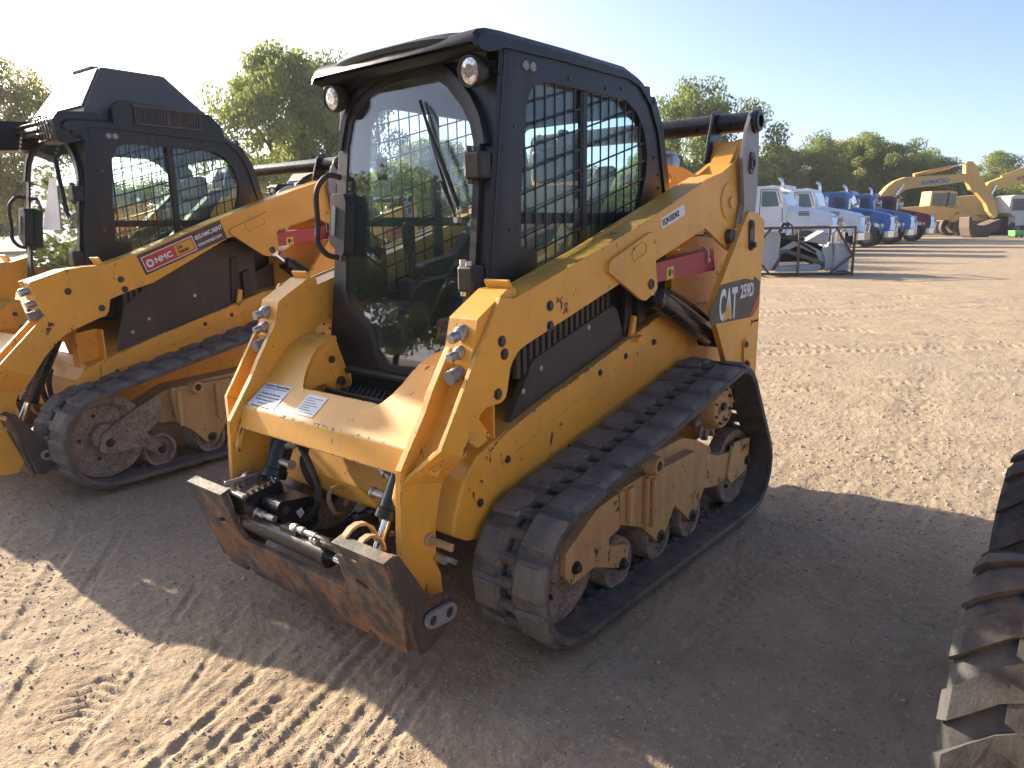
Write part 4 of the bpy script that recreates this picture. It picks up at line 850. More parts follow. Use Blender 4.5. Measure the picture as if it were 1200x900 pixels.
# ---- lettering and decals of the near loader
def decals1(root):
    y = .6735
    twr = [c for c in kids(root) if c.name.startswith('rear_tower') and c.data.vertices[0].co.y > 0][0]
    mb = MB(); dk = [(-1.256,1.107),(-1.314,1.174),(-1.60,1.186),(-1.70,1.172),(-1.715,1.190),(-1.793,1.158),(-1.788,1.034),(-1.714,.983),(-1.23,.994),(-1.207,1.056)]
    mb.plate(dk, y, y+.0012); mb.build('model_decal', 'decal_black', twr)
    mb = MB(); mb.plate([(-1.792,1.105),(-1.789,1.034),(-1.714,.983),(-1.668,.984)], y+.0012, y+.002); mb.build('decal_stripe', 'decal_red', twr)
    text('CAT', (-1.305,y+.0016,1.006), (-1,0,.0), (0,0,1), .205, 'decal_white', twr, sx=.50, bold=.006)
    mb = MB(); mb.plate([(-1.355,1.003),(-1.455,1.006),(-1.408,1.082)], y+.003, y+.004); mb.build('logo_triangle', 'decal_orange', twr)
    text('259D', (-1.545,y+.0016,1.092), (-1,0,.02), (0,0,1), .092, 'decal_white', twr, sx=.80, bold=.0025)
    text('Cat Rental', (-1.70,y+.0008,.950), (-1,0,.02), (0,0,1), .022, 'ink', twr)
    la = [c for c in kids(root) if c.name.startswith('lift_arm') and c.data.vertices[0].co.y > 0][0]
    ya = .625; mb = MB(); mb.plate([(-.815,1.482),(-1.015,1.541),(-1.028,1.497),(-.828,1.438)], ya, ya+.001); mb.build('number_sticker', 'decal_white', la)
    text('EQN183342', (-.832,ya+.0012,1.451), (-1,0,.295), (.28,0,1), .036, 'ink', la, sx=.80, bold=.0006)
    cb = [c for c in kids(root) if c.name.startswith('cross_beam')][0]
    u = Vector((-.115,0,.086)); L = u.length; u /= L; n = Vector((.086,0,.115)).normalized(); o = Vector((.500,0,.786))
    def pt(yy, t, h=.001): return o+u*t+n*h+Vector((0,yy,0))
    for (y0,y1,t0,t1,nm) in ((-.462,-.285,.012,.135,'notice_sticker'),(-.165,-.045,.022,.118,'notice_sticker')):
        mb = MB(); a = [pt(y0,t0),pt(y1,t0),pt(y1,t1),pt(y0,t1)]; b = [pt(y0,t0,.002),pt(y1,t0,.002),pt(y1,t1,.002),pt(y0,t1,.002)]
        mb.add([tuple(p) for p in a+b], [(3,2,1,0),(4,5,6,7),(0,1,5,4),(1,2,6,5),(2,3,7,6),(3,0,4,7)]); mb.build(nm, 'decal_white', cb)
    for i, (tx, sz) in enumerate([('Customer Responsibility', .0165),('Check Engine Oil & Water Daily',.0098),('Check Transmission & Hydraulic Oil Daily',.0084),('Tire Wear / Damage is Customers',.0098),('Customer Clean up',.0098),('Please Return Clean for Service',.0098)]):
        t = .114-(.0 if i == 0 else .024+.0155*i); text(tx, pt(-.373,t,.0026), (0,1,0), u, sz, 'ink', cb, align='CENTER', ext=.0003)
    mb = MB(); mb.add([tuple(pt(a,b,.0026)) for a,b in ((-.45,.104),(-.297,.104),(-.297,.107),(-.45,.107))], [(0,1,2,3)]); mb.build('sticker_rule', 'ink', cb)
    mb = MB()
    for i in range(7): t = .035+i*.011; mb.add([tuple(pt(a,b,.0026)) for a,b in ((-.152,t),(-.06-.02*(i % 3),t),(-.06-.02*(i % 3),t+.0022),(-.152,t+.0022))], [(0,1,2,3)])
    mb.build('sticker_print', 'ink', cb)
decals1(L1)
L2 = loader('compact_track_loader', 'yellow tracked loader with boxed cab roof and red rental decal, left of the nearest loader', S2, (.15,-3.13,0), rad(3))
def extras2(root):
    dz = S2['dz']; cb = [c for c in kids(root) if c.name.startswith('cab_frame')][0]
    # raised roof box
    mb = MB(); lo = [(-.06,-.37,2.09),(-.06,.37,2.09),(-.90,.37,2.09),(-.90,-.37,2.09)]; mi = [(-.08,-.37,2.17),(-.08,.37,2.17),(-.88,.37,2.20),(-.88,-.37,2.20)]; hi = [(-.26,-.27,2.44),(-.26,.25,2.44),(-.66,.25,2.44),(-.66,-.27,2.44)]
    mb.loft([lo,mi,hi], closed=True); mb.add(hi, [(0,1,2,3)]); rb = mb.build('roof_box', 'box_grey', cb, .012)
    mb = MB(); A = [(-.070,-.34,2.18),(-.070,.345,2.18),(-.245,.235,2.432),(-.245,-.25,2.432)]; B = [(x-.02,y,z-.01) for x,y,z in A]
    mb.add(A+B, [(0,1,2,3),(7,6,5,4),(0,4,5,1),(1,5,6,2),(2,6,7,3),(3,7,4,0)]); mb.build('roof_box_front', 'box_grey', cb, .004)
    mb = MB(); mb.box((-.34,-.14,2.44),(-.26,.12,2.462)); mb.build('box_handle', 'crate_steel', cb, .004)
    mb = MB()
    for s in (1,-1):
        mb.mark(); mb.plate(fillet([(-.20,2.05),(-.20,2.17),(-.25,2.225),(-.84,2.195),(-.92,2.13),(-.95,2.02)], .03, 3), s*.40, s*.448)
    mb.build('roof_skirt', 'cab_black', cb, .006)
    for s in (1,-1):
        g = MB(s); g.plate([(-.33,2.11),(-.33,2.205),(-.77,2.19),(-.77,2.09)], .448, .452); fr = g.build('side_vent', 'black_plastic', cb)
        g = MB(s)
        for i in range(24): x = -.335-i*.0185; g.box((x-.004,.452,2.10),(x+.004,.458,2.19))
        g.box((-.78,.452,2.085),(-.32,.462,2.098)); g.box((-.78,.452,2.19),(-.32,.462,2.205)); g.box((-.555,.452,2.09),(-.54,.460,2.2)); g.build('vent_louvre', 'plastic_and_shade', cb)['kind'] = 'stuff'
    # forward light pods with wire guards
    for s in (1,-1):
        fo = .10 if s < 0 else 0; mb = MB(s); mb.plate(fillet([(.115+fo,1.945),(.135+fo,2.08),(.10+fo,2.125),(-.12,2.14),(-.14,2.00),(.02,1.96)], .02, 3), .24, .43); lp = mb.build('light_pod', 'cab_black', cb, .015)
        mb = MB(s); mb.lathe((.12+fo,.335,2.025), (1,0,-.15), [(-.01,.05),(.006,.05),(.012,.03)], 18); mb.build('work_light', 'lamp_reflector', cb)
        mb = MB(s)
        for k in range(5): mb.tube([(.142+fo,.255+.04*k,1.955),(.160+fo,.255+.04*k,2.09)], .0045, 5)
        for k in range(4): mb.tube([(.145+.005*k+fo,.245,1.965+.04*k),(.145+.005*k+fo,.425,1.965+.04*k)], .0045, 5)
        mb.build('light_guard', 'cab_black', cb)['kind'] = 'stuff'
    mb = MB()
    for k in range(7): mb.lathe((.08,-.24+.015*k-.0,1.93+.024*k), (1,0,0), [(0,.010),(.006,.009)], 8)
    mb.build('marker_leds', 'lens_white', cb)['kind'] = 'stuff'
    for k, y in enumerate((.40,.52)):
        mb = MB(); mb.tube([(-1.32,y,1.45),(-1.36,y,1.68),(-1.44,y,1.76),(-1.60,y,1.77),(-1.95,y,1.74)], .022, 8, spl=5); mb.build('guard_rail', 'zinc', root)
    mb = MB(); mb.tube([(-1.5,.3,1.4),(-1.62,.35,1.8),(-1.85,.4,1.85),(-2.0,.45,1.6)], .03, 8, spl=5); mb.build('hose', 'hose_rubber', root)
    # paper notice behind the door glass, rental decal on the arm
    mb = MB(); mb.prism([(-.13,1.46),(.13,1.455),(.07,1.77),(-.03,1.78)], lambda a,b: (-.02+.13*(2-b)+.004,a,b), lambda a,b: (-.02+.13*(2-b)+.002,a,b)); dr = [c for c in kids(root) if c.name.startswith('door')][0]; mb.build('door_notice', 'decal_white', dr)
    la = [c for c in kids(root) if c.name.startswith('lift_arm') and c.data.vertices[0].co.y > 0][0]
    y = .625+.12; O = Vector((-.135,0,1.210)); X = Vector((-1,0,.365)).normalized(); Z = Vector((.365,0,1)).normalized()
    def q(u, v, h=0): p = O+X*u+Z*v; return (p.x, y+h, p.z)
    def quad(nm, u0, v0, u1, v1, h0, h1, m):
        mb = MB(); c = ((u0,v0),(u1,v0),(u1,v1),(u0,v1)); mb.add([q(a,b,h0) for a,b in c]+[q(a,b,h1) for a,b in c], [(3,2,1,0),(4,5,6,7),(0,1,5,4),(1,2,6,5),(2,3,7,6),(3,0,4,7)]); return mb.build(nm, m, la)
    quad('rental_decal', 0,.0,.60,.125, 0,.001,'decal_black'); quad('decal_field', .015,.012,.375,.105, .001,.0016,'decal_white'); quad('decal_field', .020,.017,.370,.100, .0016,.002,'decal_red'); quad('decal_field', .235,.026,.360,.092, .002,.0024,'decal_orange')
    mb = MB(); mb.lathe(q(.055,.055,.002), (0,1,0), [(0,.024),(.0008,.024),(.0008,.013),(0,.012)], 14); mb.build('logo_mark', 'decal_white', la)
    text('NMC', q(.088,.040,.002), X, Z, .046, 'decal_white', la, bold=.0015, sx=1.15)
    text('Cat', q(.250,.064,.0024), X, Z, .026, 'ink', la, bold=.001); text('Rental', q(.250,.036,.0024), X, Z, .028, 'ink', la, bold=.001)
    text('855.NMC.RENT', q(.388,.070,.001), X, Z, .036, 'decal_white', la, sx=.86, bold=.0008); text('nmcrental.com', q(.388,.026,.001), X, Z, .033, 'decal_white', la, sx=.92, bold=.0006)
extras2(L2)
L3 = copy_tree(L2); L3.location = (-4.9,-7.9,0); L3.rotation_euler = (0,0,rad(4)); tag(L3, 'yellow tracked loader standing far behind the boxed-roof loader, only glimpsed above its arm', 'loader')
# ================================================================== ground
def vnoise(x, y, seed):
    r = np.random.default_rng(seed).random((256,256)); xi = np.floor(x).astype(int); yi = np.floor(y).astype(int); fx = x-xi; fy = y-yi
    fx = fx*fx*(3-2*fx); fy = fy*fy*(3-2*fy); a = r[xi & 255, yi & 255]; b = r[(xi+1) & 255, yi & 255]; c = r[xi & 255, (yi+1) & 255]; d = r[(xi+1) & 255, (yi+1) & 255]
    return (a+(b-a)*fx)*(1-fy)+(c+(d-c)*fx)*fy-.5
RUTS = []
def rut(p0, p1, w, d, pitch=0, amp=0, wob=.02): RUTS.append((np.array(p0,float), np.array(p1,float), w, d*.48, pitch, amp, wob))
for k, (off, w_, d_) in enumerate([(0,.018,.020),(.09,.014,.010),(.15,.02,.014),(.22,.012,.009),(.28,.02,.015),(.36,.014,.010),(.43,.018,.013),(.50,.012,.008),(-.12,.012,.007),(.58,.016,.010)]):
    nx, ny = .37, -.93
    rut((1.75-nx*off*1.0,.42-ny*off), (.45-nx*off,-.10-ny*off), w_, d_, 0, 0, .015)
for (x0,y0,x1,y1,w_,d_) in [(1.65,-.10,.62,-1.55,.02,.013),(1.75,-.30,.70,-1.75,.014,.009),(1.45,.05,.62,-.75,.018,.013),(1.5,-.55,.85,-1.6,.03,.010),(1.7,-.75,1.0,-1.9,.016,.009),(1.35,.22,.60,-.42,.014,.010),(1.2,-.9,.6,-2.2,.03,.008)]:
    rut((x0,y0),(x1,y1), w_, d_, 0, 0, .03)
rut((1.6,.12),(.75,-.80), .085, .006, .045, .007); rut((1.75,-.55),(.95,-1.75), .12, .004, .05, .006); rut((1.35,.50),(.85,.25), .10, .003, .045, .006)
for (y0,y1,w_,d_) in [(1.15,.95,.10,.008),(1.50,1.20,.05,.007),(1.62,1.45,.03,.008),(.95,1.3,.02,.006),(1.25,1.75,.04,.007),(1.05,1.05,.02,.006)]:
    rut((1.5,y0),(-2.4,y1), w_, d_, .055, .003, .03)
for (x0,y0,x1,y1,w_,d_) in [(-3,-4,-11,3.5,.2,.018),(-3.4,-1,-10,4.5,.12,.014),(-5,-6,-14,1,.2,.02),(-6.5,-7,-7.5,5,.18,.02),(-8,-7,-9.5,6,.22,.025),(-9.5,-8,-11,6,.22,.022),(-2.6,1.2,-9,.4,.15,.012),(-11.5,-8,-13,7,.25,.03),(-13,-8,-14.5,8,.25,.03)]:
    rut((x0,y0),(x1,y1), w_, d_, .12, .008, .08)
def height(x, y, dist):
    f = np.clip(dist/6, .25, 3)
    nr_ = np.clip(1.6-dist/5, .45, 1); h = .022*vnoise(x*.9+3, y*.9, 1)+.014*nr_*vnoise(x*3.1, y*3.1, 2)
    h += .007*nr_*vnoise(x*11, y*11, 3)+.006*vnoise(x*27, y*27, 4)+.005*vnoise(x*60, y*60, 5)*(dist < 9)
    c = vnoise(x*17+9, y*17, 6); h += .016*np.clip(c-.30, 0, 1)*np.clip(1.5-dist/6, .25, 1)          # scattered clods
    far = np.clip((dist-5)/10, 0, 1); h += far*.035*vnoise(x*.8-y*.25, (y*.8+x*.2)*.25, 7)
    for p0, p1, w_, d_, pitch, amp, wob in RUTS:
        e = p1-p0; L = np.hypot(*e); e = e/L; rx = x-p0[0]; ry = y-p0[1]; t = rx*e[0]+ry*e[1]; n = -rx*e[1]+ry*e[0]
        m = (t > -.1) & (t < L+.1) & (np.abs(n) < w_*3+wob)
        if not m.any(): continue
        tt = t[m]; nn = n[m]+wob*vnoise(tt*2.3, tt*0+p0[0]*7, 8); en = np.clip(np.minimum(tt+.1, L+.1-tt)/.15, 0, 1)
        en = en*np.clip(.62+1.5*vnoise(tt*4, nn*0+p0[1]*9, 9)+.8*vnoise(tt*19, nn*30+p0[1]*9, 10), 0, 1.2)
        g = -d_*np.exp(-(nn/w_)**4)+.55*d_*np.exp(-((np.abs(nn)-w_*1.5)/(w_*.45))**2)
        if amp: g += amp*np.sign(np.sin(6.283*(tt+np.abs(nn)*.6)/pitch))*np.exp(-(nn/w_)**6)*.5
        h[m] += g*en
    pad = (np.abs(np.abs(y)-.68) < .22) & (x > -1.8) & (x < .3); h = np.where(pad, np.minimum(h, .002), h)
    return h-.006
def make_ground():
    cx, cy = CAMP.x, CAMP.y
    sec = np.linspace(-rad(41), rad(41), 820); rest = np.linspace(rad(41), 2*math.pi-rad(41), 130)[1:-1]
    ang = np.concatenate([sec, rest])+YAW; r = [.02,.25,.5,.75]
    q = .9
    while q < 26: r.append(q); q *= 1.0053
    while q < 2500: r.append(q); q *= 1.09
    r = np.array(r); A, Rr = np.meshgrid(ang, r); X = cx+np.cos(A)*Rr; Y = cy+np.sin(A)*Rr
    Z = height(X.ravel(), Y.ravel(), Rr.ravel()).reshape(X.shape); Z *= np.clip((400-Rr)/300, 0, 1)
    nr, na = X.shape; co = np.stack([X,Y,Z], -1).reshape(-1,3)
    i, j = np.meshgrid(np.arange(nr-1), np.arange(na), indexing='ij'); j2 = (j+1) % na
    F = np.stack([i*na+j, (i+1)*na+j, (i+1)*na+j2, i*na+j2], -1).reshape(-1,4)
    me = bpy.data.meshes.new('ground'); me.vertices.add(len(co)); me.vertices.foreach_set('co', co.ravel().astype(np.float32))
    me.loops.add(F.size); me.loops.foreach_set('vertex_index', F.ravel().astype(np.int32)); me.polygons.add(len(F))
    me.polygons.foreach_set('loop_start', np.arange(0, F.size, 4, dtype=np.int32)); me.polygons.foreach_set('loop_total', np.full(len(F), 4, np.int32))
    me.polygons.foreach_set('use_smooth', np.ones(len(F), bool)); me.update(); me.validate(); me.materials.append(M['gravel_dirt'])
    o = bpy.data.objects.new('ground', me); COL.objects.link(o); o['kind'] = 'structure'
    # loose stones
    bm = bmesh.new(); bmesh.ops.create_icosphere(bm, subdivisions=1, radius=1); bv = np.array([v.co[:] for v in bm.verts]); bf = np.array([[v.index for v in f.verts] for f in bm.faces]); bm.free()
    n = 24000; d = 1.0+RNG.random(n)**1.5*11; a = YAW+(RNG.random(n)-.5)*rad(82); x = cx+np.cos(a)*d; y = cy+np.sin(a)*d
    keep = vnoise(x*1.3, y*1.3, 11)+.6*vnoise(x*4, y*4, 12)+RNG.random(n)*.7 > .12; x, y, d = x[keep], y[keep], d[keep]; n = len(x)
    s = (.0024+.0042*RNG.random(n)**2+.007*(RNG.random(n) < .03)*RNG.random(n)**1.3+.009*(RNG.random(n) < .003))*np.clip(d/3.2, .8, 1.45)
    z = height(x, y, d); V = np.repeat(bv[None], n, 0)*(1+.35*(RNG.random((n,12,1))-.5)); V *= (s[:,None]*np.stack([np.ones(n), .7+.5*RNG.random(n), .45+.35*RNG.random(n)], 1))[:,None,:]
    th = RNG.random(n)*6.283; c_, s_ = np.cos(th)[:,None], np.sin(th)[:,None]; V = np.stack([V[...,0]*c_-V[...,1]*s_+x[:,None], V[...,0]*s_+V[...,1]*c_+y[:,None], V[...,2]+z[:,None]+s[:,None]*.25], -1)
    FF = (bf[None]+12*np.arange(n)[:,None,None]).reshape(-1,3)
    me = bpy.data.meshes.new('loose_stones'); me.from_pydata(V.reshape(-1,3).tolist(), [], FF.tolist()); me.polygons.foreach_set('use_smooth', [True]*len(me.polygons)); me.materials.append(M['pebble'])
    o = bpy.data.objects.new('loose_stones', me); COL.objects.link(o); o['kind'] = 'stuff'; tag(o, 'loose grey and tan stones strewn over the dirt yard', 'gravel')
make_ground()
# ================================================================== trees
hfw = Vector((math.cos(YAW), math.sin(YAW), 0))
def place(px, dist):
    """ground point seen at image column px (1200 wide), dist metres ahead of the camera"""
    return Vector((CAMP.x, CAMP.y, 0))+hfw*dist+rgt0*(dist*(px-600+4)/877.)
def crown_mesh(seed, n, kind, shape=(1,1,1), leafs=.021):
    r = np.random.default_rng(seed); k = 95
    # lumpy crown of unit height (z 0.12..1), clumps around limb ends
    u = r.normal(size=(k,3)); u /= np.linalg.norm(u, axis=1)[:,None]; rr = .36+.64*r.random((k,1))**.55
    c = u*rr*np.array([.40,.40,.40]); c[:,2] = c[:,2]*1.02+.58; c[:,:2] *= (1.1-.5*np.clip(c[:,2:3]-.55, 0, 1))*(1+.25*r.normal(size=(k,1)))
    cl = r.integers(0, k, n); sc = (.062+.05*r.random(k))[cl][:,None]
    p = r.normal(size=(n,3)); p /= np.linalg.norm(p, axis=1)[:,None]; p = c[cl]+p*sc*(r.random((n,1))**.45)*np.array([1.15,1.15,.85])
    p *= np.array(shape)
    a = r.normal(size=(n,3)); a[:,2] *= .7; a /= np.linalg.norm(a, axis=1)[:,None]; b = np.cross(a, r.normal(size=(n,3))); b /= np.linalg.norm(b, axis=1)[:,None]
    s = leafs*(.6+.8*r.random((n,1))); V = np.stack([p-a*s, p+b*s*.55, p+a*s, p-b*s*.55], 1).reshape(-1,3)
    me = bpy.data.meshes.new('crown'); me.from_pydata(V.tolist(), [], (np.arange(n)[:,None]*4+np.arange(4)).tolist()); me.materials.append(M[kind]); return me
CROWNS = {}
for i, (kd, n, sh, lf) in enumerate([('leaf_mid',48000,(1,1,1),.0105),('leaf_dark',36000,(1.15,1.15,.95),.012),('leaf_pale',30000,(.9,.9,1.05),.0105),('leaf_mid',36000,(1.25,1.25,.9),.012),('leaf_dark',34000,(1.5,1.5,.8),.013)]):
    CROWNS[i] = crown_mesh(40+i, n, kd, sh, lf)
def trunk_mesh(seed):
    r = random.Random(seed); mb = MB(); mb.tube([(0,0,-.01),(.01,.0,.14),(-.01,.01,.34),(.0,.0,.62)], [.024,.018,.013,.005], 8)
    for k in range(7):
        a = k*2.4+r.random(); z = .16+.05*k; l = .22+.12*r.random(); mb.tube([(0,0,z),(math.cos(a)*l*.5,math.sin(a)*l*.5,z+.10),(math.cos(a)*l,math.sin(a)*l,z+.17)], [.010,.006,.002], 5)
    return mb.mesh('trunk', 'bark')
TR = [trunk_mesh(1), trunk_mesh(2)]
def tree(px, dist, top, wid, kind, label, group=None, pos=None, name='tree'):
    p = pos if pos is not None else place(px, dist); p = Vector((p.x,p.y,0))
    hor = 265.6-.0176*(px-600); hgt = (hor-top)/877*dist+1.46 if pos is None else top
    o = thing(name, label, 'tree' if name == 'tree' else 'shrub', p, random.random()*6.28, group)
    w_ = wid/877*dist if pos is None else wid; sx = w_/.86/(1,1.15,.9,1.25,1.5)[kind]
    for nm, me in (('trunk', TR[kind % 2]), ('crown', CROWNS[kind])):
        c = bpy.data.objects.new(nm, me); COL.objects.link(c); c.parent = o; c.scale = (sx,sx,hgt/(1.0,.98,1.08,.93,.85)[kind])
    return o
tree(30, 38, 60, 120, 2, 'pale sunlit tree at the left edge behind the boxed cab roof')
tree(-70, 40, 70, 150, 2, 'pale tree cut off by the left frame edge', )
tree(325, 44, 58, 150, 3, 'broad green tree standing above the arm of the boxed-roof loader')
tree(400, 47, 70, 120, 1, 'dark green tree half hidden behind the nearest cab, touching the broad tree')
tree(500, 52, 165, 150, 3, 'green tree wholly behind the cab glass of the nearest loader')
tree(640, 56, 185, 150, 1, 'green tree seen through the caged side window of the nearest loader')
tree(822, 60, 98, 125, 1, 'tall rounded green tree behind the black torque tube')
tree(750, 62, 178, 90, 3, 'green tree right behind the rear cab post of the nearest loader')
for i, (px, d, t, w_, k, lb) in enumerate([(905,86,166,95,4,'dark tree behind the first white truck'),(948,84,160,80,1,'dark pointed tree behind the second white truck roof'),(985,90,160,75,2,'thin pale tree at the highest gap of the tree line'),(1015,88,156,80,3,'light green tree above the blue trucks'),(1048,86,162,85,4,'dark spreading tree left of the first excavator boom'),(1082,88,176,80,1,'dark tree behind the bend of the first excavator boom'),(1112,104,205,70,4,'low dark tree behind the excavator arm'),(1160,102,182,80,0,'light green tree right of the first excavator boom'),(1205,100,188,90,1,'dark tree at the right edge of the tree line'),(860,84,172,90,4,'dark tree behind the grey link of the nearest loader')]):
    tree(px, d, t, w_, k, lb, 'tree line behind the yard')
for i, px in enumerate(range(-150, 1360, 72)):
    tree(px+random.uniform(-15,15), 96+random.uniform(-6,6) if px > 840 else 66+random.uniform(-5,5), 212+random.uniform(-8,8), 125, (4,3,1)[i % 3], 'low dense shrub in the hedge below the tree line', 'hedge below the tree line', name='shrub')
for i, (x, y, h, w_) in enumerate([(28,8,11,9),(30,-2,9,10),(25,-10,7.5,9),(20,-15,6.2,8),(17,-19,8.5,7),(28,-22,8.5,11),(24,26,11,9),(12,-23,7.5,9),(-4,44,11,10)]):
    tree(0, 0, h, w_, (0,3,1)[i % 3], 'tree on the far side of the yard behind the viewer', 'trees behind the viewer', pos=Vector((x,y,0)))
# ================================================================== trucks
def wheel(mb_t, mb_r, c, r, w_, ax=(0,1,0)):
    mb_t.lathe(Vector(c)-Vector(ax)*w_/2, ax, [(0,r*.55),(.02,r*.9),(.06,r),(w_-.06,r),(w_-.02,r*.9),(w_,r*.55)], 22, True, False)
    for s in (-1,1): mb_r.lathe(Vector(c)+Vector(ax)*s*(w_/2-.10), Vector(ax)*s, [(0,r*.56),(.06,r*.56),(.03,r*.45),(.02,r*.22),(.10,r*.20),(.11,r*.12)], 18)
def truck(paint, pos, label, visor=True, body='grey_steel', rz=rad(96)):
    o = thing('dump_truck', label, 'truck', pos, rz, 'trucks parked in a row')
    P = lambda *a: a
    mb = MB(); rows = []
    for x, z, w_, zb in ((-.05,1.62,.72,.95),(-.30,1.78,.80,.90),(-1.0,1.95,.90,.85),(-1.95,2.15,1.0,.85)):
        rows.append([(x,-w_,zb),(x,-w_-.02,z-.25),(x,-w_+.20,z),(x,w_-.20,z),(x,w_+.02,z-.25),(x,w_,zb)])
    mb.loft(rows); mb.add(rows[0], [(0,1,2,3,4,5)]); mb.add(rows[-1], [(0,1,2,3,4,5)]); hd = mb.build('hood', paint, o, .04, 3)
    mb = MB()
    for s in (-1,1): mb.plate([(-.35,.75),(-.42,1.10),(-.70,1.36),(-1.15,1.42),(-1.60,1.30),(-1.85,.98),(-1.85,.85),(-1.75,.85),(-1.55,1.12),(-1.12,1.22),(-.72,1.12),(-.52,.85),(-.50,.70)], s*.78, s*1.17)
    mb.build('fender', paint, o, .03)
    mb = MB(); cabp = [(-1.95,.95),(-1.93,2.10),(-2.30,2.93),(-2.55,3.02),(-3.55,3.02),(-3.62,2.9),(-3.62,.95)]
    mb.plate(cabp, -1.08, 1.08); cb = mb.build('cab', paint, o, .07, 3)
    mb = MB(); f = lambda y,z: (-1.93-(z-2.10)*.446+.012,y,z); g = lambda y,z: (-1.93-(z-2.10)*.446-.02,y,z)
    mb.prism(fillet([(-.95,2.17),(.95,2.17),(.90,2.82),(-.90,2.82)], .06, 3), f, g); mb.build('windshield', 'truck_glass', cb)
    for s in (-1,1):
        mb = MB(s); mb.plate(fillet([(-2.25,2.12),(-2.46,2.78),(-3.05,2.80),(-3.05,2.12)], .06, 3), 1.075, 1.088); mb.build('side_window', 'truck_glass', cb)
        mb = MB(s); mb.plate(fillet([(-2.06,1.0),(-2.12,2.03),(-2.38,2.86),(-3.12,2.88),(-3.14,1.0)], .05, 3), 1.078, 1.084, [fillet([(-2.09,1.04),(-2.15,2.03),(-2.40,2.83),(-3.09,2.85),(-3.11,1.04)], .05, 3)]); mb.build('door_seam', 'dark_void', cb)
        mb = MB(s); mb.box((-2.12,1.28,2.05),(-2.02,1.42,2.62)); mb.tube([(-2.1,1.09,2.65),(-2.07,1.35,2.66)], .02, 6); mb.tube([(-2.1,1.09,2.05),(-2.07,1.35,2.04)], .02, 6); mb.build('mirror', paint if paint == 'truck_white' else 'truck_chrome', cb, .03)
        mb = MB(s); mb.plate([(-.52,1.05),(-.56,1.24),(-.80,1.30),(-.80,1.10)], 1.165, 1.185); mb.wall([(.80,1.05),(1.14,1.05),(1.10,1.25),(.84,1.25)], -.48, -.37); mb.build('headlight', 'lens_white', o, .02)
        for i in range(3):
            mb = MB(s); mb.box((-1.45,.985,1.70+i*.07),(-1.0,1.0,1.735+i*.07)); mb.build('hood_vent', 'dark_void', hd)
        mb = MB(s); mb.tube([(-3.75,1.0,1.2),(-3.75,1.0,3.3),(-3.80,1.0,3.5),(-3.95,1.0,3.58)], .085, 12); 
        if s < 0: mb.build('exhaust_stack', 'truck_chrome', o)
        mb = MB(s); mb.lathe((-2.3,.95,.72), (-1,0,0), [(0,.32),(1.3,.32)], 20); mb.build('fuel_tank', 'truck_chrome', o)
        for i in range(6):
            mb = MB(s); mb.box((-3.58,1.084,1.05+i*.14),(-3.18,1.10,1.13+i*.14)); mb.build('cab_vent', 'dark_void', cb)
    if visor: mb = MB(); mb.prism([(-1.0,2.86),(1.0,2.86),(1.0,3.04),(-1.0,3.04)], lambda y,z: (-2.02-(z-2.86)*.5,y,z), lambda y,z: (-2.12-(z-2.86)*1.0,y,z)); mb.build('sun_visor', paint, cb, .02)
    for y in (-.5,-.25,0,.25,.5): mb = MB(); mb.box((-2.75,y-.06,3.02),(-2.62,y+.06,3.07)); mb.build('roof_marker', 'amber', cb, .015)
    mb = MB(); mb.wall(fillet([(-.74,.84),(.74,.84),(.66,1.66),(-.66,1.66)], .08, 3), -.10, .10); gr = mb.build('grille', 'truck_chrome', o, .02)
    for i in range(7): mb = MB(); mb.box((.085,-.58,.94+i*.092),(.106,.58,.982+i*.092)); mb.build('grille_slat', 'dark_void', gr)
    mb = MB(); mb.prism(fillet([(-.06,-1.18),(.16,-.85),(.16,.85),(-.06,1.18),(-.30,1.18),(-.30,-1.18)], .05, 2), lambda x,y: (x,y,.52), lambda x,y: (x,y,.86)); bp = mb.build('bumper', 'truck_chrome', o, .02)
    mb = MB()
    for s in (-1,1): mb.tube([(.12,s*.62,.86),(.16,s*.62,1.25),(.12,s*.45,1.35),(.12,0,1.35)], .03, 6)
    mb.build('grille_guard', 'truck_chrome', bp)
    for x, yy in ((-1.12,.98),(-5.2,.95),(-6.5,.95)):
        for s in (-1,1):
            t, r_ = MB(), MB(); wheel(t, r_, (x,s*yy,.53), .53, .32 if x > -2 else .55); a = t.build('wheel', 'tyre_rubber', o); r_.build('rim', 'grey_steel', a)
    mb = MB(); mb.box((-8.2,-.45,.72),(-.4,-.30,1.0)); mb.box((-8.2,.30,.72),(-.4,.45,1.0)); mb.box((-3.9,-.30,.75),(-3.7,.30,.95)); mb.build('frame_rail', 'black_plastic', o)
    mb = MB(); mb.plate([(-3.95,1.15),(-3.80,2.55),(-3.95,2.75),(-8.3,2.6),(-8.5,1.15)], -1.2, 1.2); bd = mb.build('dump_body', body, o, .03)
    for i in range(6):
        for s in (-1,1): mb = MB(s); mb.box((-4.5-i*.7,1.2,1.2),(-4.38-i*.7,1.27,2.55)); mb.build('body_rib', body, bd, .01)
    return o
truck('truck_white', place(981,33), 'white dump truck, first of the row, behind the silver machine in its crate')
truck('truck_white', place(1013,36.5), 'white dump truck with plain hood beside the first blue truck', False)
truck('truck_blue', place(1047,41), 'blue dump truck next to the second white truck')
truck('truck_blue', place(1070,45.5), 'blue dump truck with its bumper next to the dark red truck')
truck('truck_red', place(1093,50), 'dark red dump truck with chrome front, last of the row', True)
for i, (px, y) in enumerate(((945,205),(925,208))):
    pass
